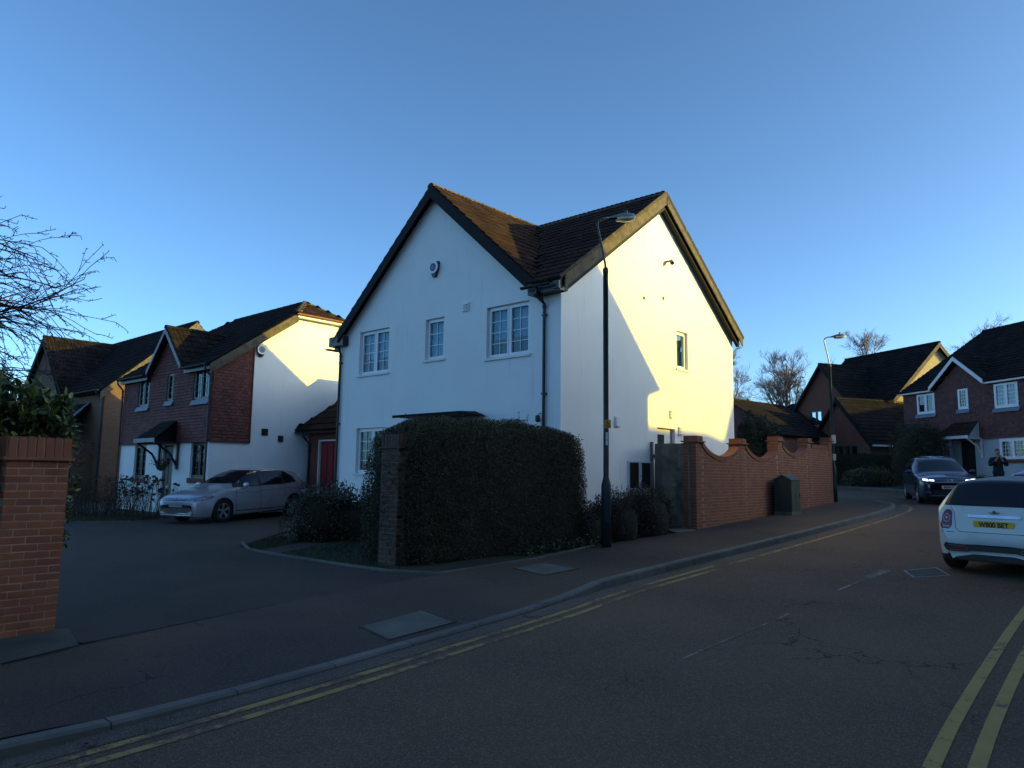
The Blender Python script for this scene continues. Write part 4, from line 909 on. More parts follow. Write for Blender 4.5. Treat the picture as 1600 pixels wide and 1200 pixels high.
for o in gb[2:]:
    wn = window(hb, Tb, *o, 2, curt='roomdark', rec=-.02, bars=(3, 4), fw=.10); MB().box(o[0] - .1, o[1] + .1, -.07, .02, o[2] - .15, o[2] - .003, Tb).build('tiled_sill', M['rbrick'], wn)
mb = MB(); mb.box(3.38, 4.18, .06, .11, 1.3, 3.48, Tb); do = mb.build('front_door', M['doorb'], hb)
for z in (1.5, 2.35):
    for s in (3.46, 3.82): MB().box(s, s + .28, .045, .059, z, z + .75, Tb).build('panel', M['doorb'], do)
canopy(hb, Tb, 2.78, 4.75, 3.1, 4.55, 3.66, 4.34, .85, 'white', 'white', 'white')
# house number beside the door
t = bpy.data.curves.new('house_number', 'FONT'); t.body = '32'; t.size = .20; t.extrude = .005; to = bpy.data.objects.new('house_number', t)
me = None
COL.objects.link(to); bpy.context.view_layer.update(); me = bpy.data.meshes.new_from_object(to.evaluated_get(bpy.context.evaluated_depsgraph_get())); bpy.data.objects.remove(to)
def textmesh(body, size, ext=.004, align='CENTER', bold=.012):
    t = bpy.data.curves.new('lettering', 'FONT'); t.body = body; t.size = size; t.extrude = ext; t.align_x = align; t.align_y = 'CENTER'; t.resolution_u = 3; t.offset = size * bold
    o = bpy.data.objects.new('lettering', t); COL.objects.link(o); bpy.context.view_layer.update()
    m = bpy.data.meshes.new_from_object(o.evaluated_get(bpy.context.evaluated_depsgraph_get())); bpy.data.objects.remove(o); return m

# ------------------------------------------------------------------ brown house with two gables behind the bend
AROT = math.atan2(-.943, .332)
ha = thing('gabled_house', 'dark brick house with a tall gable and a lower garage gable behind the street lamp', 'house', (19.24, 49.5, 0), AROT)
EA = 6.45
mb = MB(); wall_shell(mb, Tb, 0, 4.75, .8, EA, [(1.15, 2.22, 5.1, 6.12), (3.35, 3.75, 5.55, 6.12)]); mb.poly([(0, 0, EA), (4.75, 0, EA), (2.37, 0, 8.95)], Tb)
mb.poly([(0, 0, .8), (0, 8.8, .8), (0, 8.8, EA), (0, 0, EA)]); mb.poly([(-.02, 1.6, EA), (-.02, 5.2, 9.9), (-.02, 8.8, EA)])
mb.poly([(4.75, 0, .8), (4.75, 1.6, .8), (4.75, 1.6, EA), (4.75, 0, EA)]); mb.build('wall', M['rbrick'], ha)
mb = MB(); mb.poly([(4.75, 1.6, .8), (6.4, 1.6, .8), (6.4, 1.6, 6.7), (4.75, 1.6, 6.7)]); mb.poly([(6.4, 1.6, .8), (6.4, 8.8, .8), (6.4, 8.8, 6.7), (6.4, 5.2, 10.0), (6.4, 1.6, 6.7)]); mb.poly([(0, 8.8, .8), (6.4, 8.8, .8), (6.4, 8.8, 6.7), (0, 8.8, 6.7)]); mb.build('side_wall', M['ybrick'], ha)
window(ha, Tb, 1.15, 2.22, 5.1, 6.12, 2, 'dframe', glass='glassm', rec=.03, fw=.07); window(ha, Tb, 3.35, 3.75, 5.55, 6.12, 1, 'dframe', curt='roomdark', rec=.03)
MB().box(1.0, 2.35, -.06, -.002, 4.98, 5.095, Tb).build('sill', M['conc'], ha)
felt = MB(); tl = []; rg = []; zA = lambda y: 10.2 - .96 * abs(y - 5.2)
roof_slope(felt, tl, [(-1, 1.35, zA(1.35)), (6.65, 1.35, zA(1.35)), (6.65, 5.2, 10.2), (-1, 5.2, 10.2)]); roof_slope(felt, tl, [(-1, 9.05, zA(9.05)), (6.65, 9.05, zA(9.05)), (6.65, 5.2, 10.2), (-1, 5.2, 10.2)])
yA = lambda z: 5.2 - (10.2 - z) / .96
for sg in (-1, 1): roof_slope(felt, tl, [(2.37 + sg * 2.6, -.25, 6.22), (2.37 + sg * 2.6, yA(6.22) + .3, 6.22), (2.37, yA(9.08), 9.08), (2.37, -.25, 9.08)])
ridge_line(rg, (-1, 5.2, 10.24), (6.65, 5.2, 10.24)); ridge_line(rg, (2.37, -.25, 9.12), (2.37, yA(9.1), 9.12)); finish_roof(ha, felt, tl, rg, 'tiled', None, 60)
for sg in (-1, 1): board(ha, 'bargeboard', 'bargeb', Tb, (2.37, 9.06), (2.37 + sg * 2.6, 6.2), .22, -.26)
TA = lambda s, d, z: (6.4 - d, s, z)
board(ha, 'bargeboard', 'bargew', TA, (5.2, 10.18), (1.35, zA(1.35)), .30, -.25); board(ha, 'bargeboard', 'bargew', TA, (5.2, 10.18), (9.05, zA(9.05)), .30, -.25)
gutter(ha, Tb, 4.9, 6.6, 1.25, zA(1.35) - .06)
# lower garage block
ga = thing('garage', 'low brick garage with broad gable and small windows behind the far hedge', 'garage', (19.24, 49.5, 0), AROT)
Tga = lambda s, d, z: (s, -2.5 + d, z)
wins = [(4.55 + i * .52, 4.55 + i * .52 + .42, 3.05, 3.58) for i in range(6)]
mb = MB(); wall_shell(mb, Tga, 4.1, 8.5, .8, 3.72, wins); mb.poly([(8.5, 0, .8), (8.5, 5.5, .8), (8.5, 5.5, 3.72), (8.5, 0, 3.72)], Tga); mb.poly([(4.1, 0, .8), (4.1, 5.5, .8), (4.1, 5.5, 3.72), (4.1, 0, 3.72)], Tga); mb.build('wall', M['wbrick'], ga)
mb = MB(); mb.poly([(4.1, -.01, 3.72), (8.5, -.01, 3.72), (6.3, -.01, 6.2)], Tga); mb.build('gable', M['rbrick'], ga)
for i, o in enumerate(wins): window(ga, Tga, *o, 1, 'dframe', glass='glassm' if i in (2, 3, 4) else 'glass', curt='roomdark', rec=.02, fw=.03)
felt = MB(); tl = []; rg = []
for sg in (-1, 1): roof_slope(felt, tl, [(6.3 + sg * 2.45, -2.7, 3.62), (6.3 + sg * 2.45, 3.2, 3.62), (6.3, 3.2, 6.36), (6.3, -2.7, 6.36)])
ridge_line(rg, (6.3, -2.7, 6.4), (6.3, 3.2, 6.4)); finish_roof(ga, felt, tl, rg, 'tiled', None, 40)
for sg in (-1, 1): board(ga, 'bargeboard', 'bargeb', Tga, (6.3, 6.34), (6.3 + sg * 2.45, 3.62), .22, -.21)
MB().box(8.74, 8.78, -2.6, 3.2, 3.50, 3.62).build('fascia', M['white'], ga)
MB().prism([(7.3, 1.52, 5.30), (7.5, 1.50, 5.10), (8.7, 1.50, 3.72), (8.7, 1.52, 4.05)], (0, -.03, 0)).build('lead_flashing', M['lead'], ga)

# ------------------------------------------------------------------ plain houses: far ones and the row across the street
def plain_house(name, label, cat, o, rot, L, Wd, eave, ridge, wallm, roofm='tiled', hip=0.0, z0=-.4, group=None, wins=(), ov=.25):
    """ridge runs along local y; gables at y=0 and y=L unless hipped"""
    h = thing(name, label, cat, (*o, 0), rot, group); mb = MB(); c = Wd / 2; zb = g(*o) + z0
    mb.poly([(0, 0, zb), (Wd, 0, zb), (Wd, 0, eave), (0, 0, eave)] if hip else [(0, 0, zb), (Wd, 0, zb), (Wd, 0, eave), (c, 0, ridge - .15), (0, 0, eave)])
    mb.poly([(0, L, zb), (Wd, L, zb), (Wd, L, eave), (0, L, eave)] if hip else [(0, L, zb), (Wd, L, zb), (Wd, L, eave), (c, L, ridge - .15), (0, L, eave)])
    mb.poly([(0, 0, zb), (0, L, zb), (0, L, eave), (0, 0, eave)]); mb.poly([(Wd, 0, zb), (Wd, L, zb), (Wd, L, eave), (Wd, 0, eave)]); mb.build('wall', M[wallm], h)
    felt = MB(); tl = []; rg = []; sl_ = (ridge - eave) / c; ze = eave - ov * sl_; vo = .15
    if hip:
        for sg in (0, 1):
            x = -ov if sg == 0 else Wd + ov; roof_slope(felt, tl, [(x, -ov, ze), (x, L + ov, ze), (c, L - hip, ridge), (c, hip, ridge)], gauge=.34, tw=.34)
        roof_slope(felt, tl, [(-ov, -ov, ze), (Wd + ov, -ov, ze), (c, hip, ridge)], gauge=.34, tw=.34); roof_slope(felt, tl, [(-ov, L + ov, ze), (Wd + ov, L + ov, ze), (c, L - hip, ridge)], gauge=.34, tw=.34)
        ridge_line(rg, (c, hip, ridge + .04), (c, L - hip, ridge + .04))
        for x in (-ov, Wd + ov):
            for y, yy in ((-ov, hip), (L + ov, L - hip)): ridge_line(rg, (x, y, ze + .04), (c, yy, ridge + .04))
    else:
        for sg in (0, 1):
            x = -ov if sg == 0 else Wd + ov; roof_slope(felt, tl, [(x, -vo, ze), (x, L + vo, ze), (c, L + vo, ridge), (c, -vo, ridge)], gauge=.34, tw=.34)
        ridge_line(rg, (c, -vo, ridge + .04), (c, L + vo, ridge + .04))
    ro = felt.build('roof', M['felt'], h)
    V = np.array(TILE[0]); V[:, :2] *= 1.13; pieces(ro, 'tile', (V.tolist(), TILE[1]), tl, roofm, 0, 'roof_tiles'); pieces(ro, 'ridge_tile', RIDGE, rg, roofm, 0, 'ridge_tiles')
    for (side, s0_, s1_, a, b) in wins:
        T = {'x0': lambda s, d, z: (d, s, z), 'x1': lambda s, d, z: (Wd - d, s, z), 'y0': lambda s, d, z: (s, d, z), 'y1': lambda s, d, z: (s, L - d, z)}[side]
        window(h, T, s0_, s1_, a, b, 2, rec=-.06, curt='roomdark')
    return h
def loc(x, y):
    p = Vector((1.02, 15.34, 0)) + AX * x + AY * y; return (p.x, p.y)
# the row on the sunny side of the street: outside the picture, it casts the shade that lies over the road and the walls
def across(x0, x1, y0, y1, eave, ridge, label, along='x', hip=0, ov=.25, wins=()):
    """house with sides parallel to the white house; along='x': its gable ends face the white house"""
    if along == 'x': return plain_house('neighbour_house', label, 'house', loc(x0, y1), HROT - math.pi / 2, x1 - x0, y1 - y0, eave, ridge, 'rbrick', hip=hip, wins=wins, group='houses across the street', ov=ov)
    return plain_house('neighbour_house', label, 'house', loc(x0, y0), HROT, y1 - y0, x1 - x0, eave, ridge, 'rbrick', hip=hip, wins=wins, group='houses across the street', ov=ov)
across(12.0, 20.0, 4.97, 11.47, 6.80, 9.95, 'gabled brick house across the street opposite the white gable', ov=.46, wins=(('y0', 1.5, 3.0, 3.6, 4.8), ('y0', 5.2, 6.7, 3.6, 4.8), ('y0', 1.5, 3.0, 1.2, 2.5)))
across(15.5, 23.5, -26, 4.35, 6.4, 10.8, 'long brick terrace across the street behind the photographer', along='y', wins=(('x0', 3, 4.5, 3.4, 4.7), ('x0', 9, 10.5, 3.4, 4.7), ('x0', 15, 16.5, 3.4, 4.7), ('x0', 21, 22.5, 3.4, 4.7)))
across(23, 31, 10, 30.6, 6.35, 8.57, 'long hipped brick house farther across the street', along='y', hip=6.1)
across(23, 31, 26.6, 50, 6.2, 10.2, 'gabled brick house farthest along across the street', along='y')
plain_house('added_shade_garage', 'unseen brick garage added behind the far right tile-hung house to shade the roofs beyond', 'garage', (31.5, 37.2), 0, 10.5, 6.0, 5.6, 8.05, 'rbrick')  # out of view, added to keep the sun off the gabled garage roof
# far houses seen between the white house and the gabled house
f1 = plain_house('far_house', 'far brick house with brown hipped roof and sunlit end wall behind the conifers', 'house', (15.0, 51.0), R(-50), 10.5, 6.2, 4.45, 6.75, 'rbrick', 'tiled', hip=3.0)
f2 = plain_house('far_house', 'pale far house with brown tile-hung upper storey close behind the white house edge', 'house', (10.4, 44.5), R(-50), 6.0, 6.0, 4.2, 6.2, 'hangb', 'tiled')
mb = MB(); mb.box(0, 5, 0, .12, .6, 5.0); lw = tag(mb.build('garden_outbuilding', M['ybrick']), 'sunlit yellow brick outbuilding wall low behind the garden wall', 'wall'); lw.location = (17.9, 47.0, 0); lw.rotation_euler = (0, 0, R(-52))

# ------------------------------------------------------------------ brick pillars and garden wall
BR = MB().bbox(-.1075, .1075, 0, .1025, 0, .065, .004); BRICK = (BR.v, BR.f)
def brick_pillar(name, label, o, rot, n, m, mo, zb, group, cx=.5625, cy=.5625, facew=2.5):
    """o: front right corner; local x runs left-to-right along the visible face, y away"""
    p = thing(name, label, 'pillar', (o[0], o[1], zb), rot, group); core = MB(); H = n * .075 + .03
    core.box(-cx + .006, -.006, .006, cy - .006, -.2, H + .185)
    core.build('mortar_core', M[mo], p); mats = []; X, Y, Z = Vector((1, 0, 0)), Vector((0, 1, 0)), Vector((0, 0, 1))
    def face(row, z, ang, ox, oy, L, first):
        c, s_ = math.cos(ang), math.sin(ang); e = Vector((c, s_, 0)); nn = Vector((-s_, c, 0)); x = 0; k = 0
        seq = [first] if first else []
        while x < L - .01:
            w_ = seq.pop() if seq else .225
            w_ = min(w_, L - x)
            if L - x - w_ < .05: w_ = L - x
            j = random.uniform(-.002, .002)
            mats.append(mtx(e, nn, Z, Vector((ox, oy, z)) + e * (x + w_ / 2) + nn * (j), ((w_ - .012) / .215, 1, .985))); x += w_
    for r in range(-1, n):
        z = r * .075; odd = r % 2
        face(r, z, 0, -cx, 0, cx, .1125 if odd else None); face(r, z, math.pi, 0, cy, cx, None if odd else .1125)
        face(r, z, math.pi / 2, 0, 0.1125 if not odd else 0, cy - .1125, None); face(r, z, -math.pi / 2, -cx, cy - (.1125 if not odd else 0), cy - .1125, None)
    pieces(p, 'brick', BRICK, mats, m, 300)
    # creasing tiles and soldier cap
    cr = MB(); zc = n * .075
    cr.bbox(-cx - .035, .035, -.035, cy + .035, zc, zc + .028, .005); cr.build('creasing_tile', M[m], p)
    cap = []; nb = int(round(cx / .0752))
    for i in range(nb):
        x = -cx + (i + .5) * cx / nb; cap.append(mtx(Z, Y, -X, Vector((x + .0325, -.008, zc + .13)), (.93, 1.4, 1))); cap.append(mtx(Z, Y, -X, Vector((x + .0325, cy - .138, zc + .13)), (.93, 1.4, 1)))
    for i in range(nb):
        y = (i + .5) * cy / nb; cap.append(mtx(Z, X, Y, Vector((-.13, y - .0325, zc + .13)), (.93, 1.36, 1))); cap.append(mtx(Z, X, Y, Vector((-cx - .008, y - .0325, zc + .13)), (.93, 1.36, 1)))
    pieces(p, 'cap_brick', BRICK, cap, m)
    return p
WROT = math.atan2(.7446, .6674)       # along the street, away from the camera
brick_pillar('brick_pillar', 'orange-red brick gate pillar with soldier-course cap in front of the laurel, near left', (-4.585, 7.735), WROT, 23, 'brick', 'mortar', g(-4.6, 7.7) + .08, 'brick gate pillars')
pb = Vector((-1.80, 11.92, 0)); 
brick_pillar('brick_pillar', 'dark brown brick gate pillar half swallowed by the clipped hedge', (-1.80, 11.92), HROT, 25, 'bbrick', 'bmortar', g(-1.8, 11.9) + .08, 'brick gate pillars', .45, .45)

gw0 = Vector((4.275, 17.184, 0)); gwd = Vector((.6212, .7837, 0)); GWROT = math.atan2(gwd.y, gwd.x)
gw = thing('garden_wall', 'red brick garden wall with scalloped coping swooping between capped piers along the pavement', 'wall', (gw0.x, gw0.y, 0), GWROT)
def zbw(s): p = gw0 + gwd * s; return g(p.x, p.y) + .085
PIER = [(0, .34, 2.64), (2.72, 3.08, 2.70), (5.62, 6.00, 2.90), (8.42, 8.80, 2.98), (10.86, 11.20, 3.12)]
SW = [(.34, 2.72, 2.42, 2.10), (3.08, 5.62, 2.45, 2.13), (6.00, 8.42, 2.60, 2.34)]
def walltop(s):
    for a, b, zh, zl in SW:
        if a <= s <= b: t = (s - a) / (b - a) * 2 - 1; return zl + (zh - zl) * (t * t * .75 + .25 * abs(t) ** 4)
    if 8.8 < s < 10.86: return 2.70
    return None
core = MB(); X, Y, Z = Vector((1, 0, 0)), Vector((0, 1, 0)), Vector((0, 0, 1))
n = 140
for i in range(n):
    a, b = 11.2 * i / n + (0.006 if i == 0 else 0), 11.2 * (i + 1) / n; ta, tb = (walltop(a + .001) or 2.3) - .02, (walltop(b - .001) or 2.3) - .02
    core.add([(a, .006, zbw(a) - .2), (b, .006, zbw(b) - .2), (b, .006, tb), (a, .006, ta), (a, .209, zbw(a) - .2), (b, .209, zbw(b) - .2), (b, .209, tb), (a, .209, ta)], [(0, 1, 2, 3), (4, 7, 6, 5), (3, 2, 6, 7)])
core.poly([(.006, .006, .2), (.006, .209, .2), (.006, .209, 2.2), (.006, .006, 2.2)]); core.poly([(11.194, .006, .2), (11.194, .209, .2), (11.194, .209, 2.2), (11.194, .006, 2.2)])
for a, b, t in PIER: core.box(a + .006, b - .006, .0045, .30, 1.4, t - .10)
core.build('mortar_core', M['wmortar'], gw)
mats = []; r = 0
while True:
    z = .375 + r * .075
    if z > 2.7: break
    s = -(.1125 if r % 2 else 0)
    while s < 11.2:
        a, b = max(s, 0), min(s + .225, 11.2); s += .225
        for q in PIER:
            if q[0] - .001 <= (a + b) / 2 <= q[1] + .001: break
        else:
            for q in PIER:
                if a < q[0] < b: b = q[0]
                if a < q[1] < b: a = q[1]
            if b - a < .03: continue
            c = (a + b) / 2; tp = min(walltop(c) or 0, walltop(a + .002) or 9, walltop(b - .002) or 9) ; zb_ = zbw(c)
            if z + .065 < zb_ or z > tp - .02: continue
            hh = min(.065, tp - .01 - z)
            if hh < .015: continue
            for (yy, e, nn) in ((0, X, Y), (.215, -X, -Y)):
                mats.append(mtx(e, nn, Z, Vector((c, yy + random.uniform(-.002, .0015), z)), ((b - a - .01) / .215, 1, hh / .065)))
    r += 1
for a, b, t in PIER:
    r = 0
    while True:
        z = .375 + r * .075
        if z > t - .22: break
        if z + .065 > zbw(a):
            wdt = b - a; sp = [wdt * .66, wdt * .34] if r % 2 else [wdt * .34, wdt * .66]; x = a
            for w_ in sp:
                mats.append(mtx(X, Y, Z, Vector((x + w_ / 2, -.003, z)), ((w_ - .01) / .215, 1, 1))); x += w_
            if z > 1.9 or a == 0 or a > 10:
                for (ox, e, nn) in ((a, Vector((0, -1, 0)), X), (b, Y, -X)):
                    mats.append(mtx(e, nn, Z, Vector((ox, .162, z)), (1.42, 1, 1)))
        r += 1
pieces(gw, 'brick', BRICK, mats, 'brickw', 300, 'remaining_bricks', lambda mt, W: (W.to_3x3() @ Vector((mt[0][1], mt[1][1], mt[2][1]))).y > -0.2 or True)
# swag coping: bricks on edge following the curve
cop = []
for a, b, zh, zl in SW:
    s = a + .03
    while s < b - .02:
        z = walltop(s); dz = (walltop(min(s + .02, b)) - walltop(max(s - .02, a))) / (min(s + .02, b) - max(s - .02, a)); e = Vector((1, 0, dz)).normalized(); up = Vector((-dz, 0, 1)).normalized()
        cop.append(mtx(Y, up, e, Vector((s, .1075, z - .02)) - e * .0325, (1.22, 1.08, 1))); s += .075 * e.x
s = 8.84
while s < 10.84: cop.append(mtx(Y, Z, X, Vector((s, .1075, 2.68)), (1.22, 1.08, 1))); s += .0755
pieces(gw, 'coping_brick', BRICK, cop, 'brickw', 300, 'remaining_coping_bricks')
cr = MB()
for a, b, t in PIER: cr.bbox(a - .05, b + .05, -.08, .35, t - .155, t - .125, .005)
cr.build('creasing_tile', M['brickw'], gw)
cap = []
for a, b, t in PIER:
    nb = 5
    for i in range(nb): cap.append(mtx(Y, Z, X, Vector((a + (b - a) * i / nb + .002, .135, t - .125)), (1.55, 1.15, (b - a) / nb / .068)))
pieces(gw, 'cap_brick', BRICK, cap, 'brickw')
mb = MB(); mb.box(11.2, 11.2 + .001, 0, .2, .6, 2); 

# ------------------------------------------------------------------ timber gate
gt = thing('timber_gate', 'grey weathered close-boarded timber gate between the white house and the brick wall', 'gate', (4.19, 17.30, 0), math.atan2(.6674, -.7446))
zb = g(4, 17.4) + .12; mats = []; pk = MB().bbox(-.049, .049, 0, .02, 0, 1, .003)
for i in range(9): mats.append(mtx(X, Y, Z, Vector((.10 + i * .1005, random.uniform(-.004, .004), zb + .03)), (1, 1, 1.93 + random.uniform(-.012, .008))))
mb = MB(); mb.box(.0, .05, -.02, .06, zb - .1, zb + 2.0); mb.box(1.0, 1.05, -.02, .06, zb - .1, zb + 2.0); mb.box(.05, 1.0, -.06, -.002, zb + .25, zb + .35); mb.box(.05, 1.0, -.06, -.002, zb + 1.6, zb + 1.7)
fo = mb.build('gate_frame', M['gate'], gt); pieces(gt, 'plank', (pk.v, pk.f), mats, 'gate')
mb = MB(); mb.lathe([(.028, 0), (.022, .03), (.03, .05)], 10, (.42, .024, zb + .98), 'y'); mb.build('handle', M['galv'], gt)

# ------------------------------------------------------------------ green cabinet against the wall
s0, s1 = 4.86, 5.62
p = gw0 + gwd * s0
cb = thing('street_cabinet', 'dark green steel utility cabinet with pitched top standing against the brick wall', 'cabinet', (p.x, p.y, 0), GWROT)
zb = zbw(5.2); mb = MB(); y0, y1 = -.58, -.12; L = .78
mb.prism([(0, y0, zb + .10), (0, y1, zb + .10), (0, y1, zb + .98), (0, (y0 + y1) / 2, zb + 1.10), (0, y0, zb + .98)], (L, 0, 0)); mb.build('body', M['cab'], cb)
mb = MB(); my = (y0 + y1) / 2
mb.prism([(-.025, y0 - .03, zb + .985), (-.025, my, zb + 1.125), (-.025, my, zb + 1.10), (-.025, y0 - .03, zb + .96)], (L + .05, 0, 0)); mb.prism([(-.025, y1 + .03, zb + .985), (-.025, my, zb + 1.125), (-.025, my, zb + 1.10), (-.025, y1 + .03, zb + .96)], (L + .05, 0, 0)); mb.build('lid', M['cab'], cb)
MB().box(-.02, L + .02, y0 - .02, y1 + .02, zb - .15, zb + .099).build('plinth', M['conc'], cb)
for a in (.02, .395):
    d_ = MB().bbox(a, a + .365, y0 - .014, y0 - .001, zb + .14, zb + .94, .003).build('door', M['cab'], cb); MB().box(a + .30, a + .33, y0 - .03, y0 - .015, zb + .5, zb + .6).build('handle', M['black'], d_)

# ------------------------------------------------------------------ street lamps
def street_lamp(o, label, h, arm_dir, head=True, sign=True, scale=1.0, rot=0.0):
    r = thing('street_lamp', label, 'street lamp', (o[0], o[1], g(*o) + .095), rot, 'street lamps along the kerb')
    mb = MB(); mb.lathe([(.092, -.2), (.092, 1.14), (.078, 1.20), (.058, 1.28), (.052, 1.32), (.050, h - .04), (.056, h - .035), (.056, h + .04), (.03, h + .07)], 20); mb.build('post', M['lampg'], r, smooth=True)
    MB().box(-.05, .05, -.099, -.088, .45, .95).build('access_door', M['lampg'], r)
    ax = Vector(arm_dir); pth = [(0, 0, h + .02), (ax.x * -.005, 0, h + .12)]
    T_ = h + .95
    pth += [tuple(Vector((0, 0, h + .12)) + Vector((-.17, 0, .82)) * t + Vector((0, 0, 0))) for t in (.3, .6, .9)]
    pth += [(-.165, 0, h + .93), (-.14, 0, h + 1.01), (-.06, 0, h + 1.055), (.04, 0, h + 1.075)]
    mb = MB(); mb.tube(pth, .022, 10); mb.build('arm', M['lampg'] if sign else M['galv'], r, smooth=True)
    hz = h + 1.05
    mb = MB(); n = 12; prof_ = [(.02, .035, .03), (.10, .05, .045), (.22, .085, .075), (.36, .115, .10), (.48, .12, .10), (.56, .10, .08), (.60, .06, .05)]
    vs = []
    for x, hw, hh in prof_:
        for k in range(n):
            t = math.pi * k / (n - 1); vs.append((x, hw * math.cos(t), hz + x * .11 + hh * math.sin(t)))
    fs = [(i * n + k, i * n + k + 1, (i + 1) * n + k + 1, (i + 1) * n + k) for i in range(len(prof_) - 1) for k in range(n - 1)]; fs += [tuple(range(n)), tuple(range((len(prof_) - 1) * n, len(prof_) * n))]
    mb.add(vs, fs); hd = mb.build('lamp_head', M['lampt'], r, smooth=True)
    vs = []
    for x, hw, hh in prof_[2:]:
        for k in range(n):
            t = math.pi + math.pi * k / (n - 1); vs.append((x, hw * .95 * math.cos(t), hz + x * .11 + hh * .75 * math.sin(t)))
    m_ = len(prof_[2:]); fs = [(i * n + k, i * n + k + 1, (i + 1) * n + k + 1, (i + 1) * n + k) for i in range(m_ - 1) for k in range(n - 1)] + [tuple(range(n)), tuple(range((m_ - 1) * n, m_ * n))]
    MB().add(vs, fs).build('lamp_bowl', M['lamph'], hd, smooth=True)
    MB().lathe([(.03, 0), (.03, .05), (.02, .07)], 10, (.42, 0, hz + .14)).build('photocell', M['black'], hd)
    return r
la = street_lamp((1.80, 14.06), 'tall dark green street lamp in front of the white house, with a yellow notice', 5.30, (1, 0, 0), rot=R(8))
sg = MB().box(-.045, .075, -.072, -.062, 2.22, 2.38).build('notice', M['ysign'], la); MB().box(-.06, .06, -.061, .061, 2.27, 2.285).build('strap', M['galv'], sg)
mb = MB(); mb.prism([(.0, -.073, 2.365), (.02, -.073, 2.335), (-.0, -.073, 2.322), (-.012, -.073, 2.34)], (0, -.001, 0)); random.seed(3)
for z, (a, b) in ((2.30, (-.025, .06)), (2.27, (-.03, .045)), (2.24, (-.03, .062))):
    x = a
    while x < b: w_ = random.uniform(.006, .014); mb.box(x, x + w_, -.0735, -.0725, z, z + .016); x += w_ + .004
mb.build('notice_print', M['ink'], sg)
st = MB().box(-.018, .018, -.0535, -.0515, 1.90, 2.14).build('number_strip', M['upvc'], la)
me = textmesh('7', .05, .0005); me.transform(Matrix.Translation((0, -.0545, 2.08)) @ Matrix.Rotation(R(90), 4, 'X')); link('strip_number', me, 'ink', st)
me = textmesh('4', .05, .0005); me.transform(Matrix.Translation((0, -.0545, 2.00)) @ Matrix.Rotation(R(90), 4, 'X')); link('strip_number', me, 'ink', st)
lb = street_lamp((11.42, 26.3), 'slender grey street lamp at the far end of the scalloped brick wall', 4.82, (1, 0, 0), sign=False)
MB().box(-.06, .09, -.07, -.06, 2.05, 2.35).build('notice', M['lamph'], lb); MB().box(-.04, .07, -.07, -.06, 1.45, 1.68).build('notice', M['lamph'], lb)
lc = street_lamp((13.7, 44.0), 'small far street lamp above the roofs just right of the white house', 3.8, (1, 0, 0), sign=False)
# ------------------------------------------------------------------ hedges, shrubs, trees
def rounded_leaves(n, c, rad, e=4.0, ax=0.0, inner=.14, zmin=None, noise_a=.07, density_dir=None):
    """points on a rounded box, with outward directions"""
    out = []; c = np.array(c); rad = np.array(rad)
    ar = np.array([rad[1] * rad[2], rad[0] * rad[2], rad[0] * rad[1]]); fa = RNG.choice(3, size=n * 2, p=ar / ar.sum()); d = RNG.uniform(-1, 1, (n * 2, 3)); d[np.arange(n * 2), fa] = np.sign(d[np.arange(n * 2), fa]); d = d * rad; d /= np.linalg.norm(d, axis=1, keepdims=True)
    k = (np.abs(d / rad) ** e).sum(1) ** (-1 / e); p = d * k[:, None]
    nn = np.sign(p) * np.abs(p / rad) ** (e - 1) / rad; nn /= np.linalg.norm(nn, axis=1, keepdims=True)
    bump_ = noise_a * (np.sin(p[:, 0] * 3.1 + 1) * np.sin(p[:, 1] * 3.7 + p[:, 2] * 2.3) + .6 * np.sin(p[:, 0] * 7.3 + p[:, 2] * 6.1) * np.sin(p[:, 1] * 6.7 + 2))
    p = p + nn * (bump_[:, None] + RNG.uniform(-inner, .03, (len(p), 1)))
    ca, sa = math.cos(ax), math.sin(ax); Rz = np.array([[ca, -sa, 0], [sa, ca, 0], [0, 0, 1]])
    p = p @ Rz.T + c; nn = nn @ Rz.T
    if zmin is not None: m_ = p[:, 2] > zmin; p, nn = p[m_], nn[m_]
    return p[:n], nn[:n]
def core_blob(c, rad, e, ax, parent, m='hedgec', k=.86, zmin=None, name='core'):
    bm = bmesh.new(); bmesh.ops.create_icosphere(bm, subdivisions=4, radius=1)
    for v in bm.verts:
        d = v.co.copy(); q = (abs(d.x / rad[0]) ** e + abs(d.y / rad[1]) ** e + abs(d.z / rad[2]) ** e) ** (-1 / e); p = d * q * k
        p = Matrix.Rotation(ax, 4, 'Z') @ p; v.co = p + Vector(c)
        if zmin is not None and v.co.z < zmin: v.co.z = zmin
    me = bpy.data.meshes.new(name); bm.to_mesh(me); bm.free(); return link(name, me, m, parent)
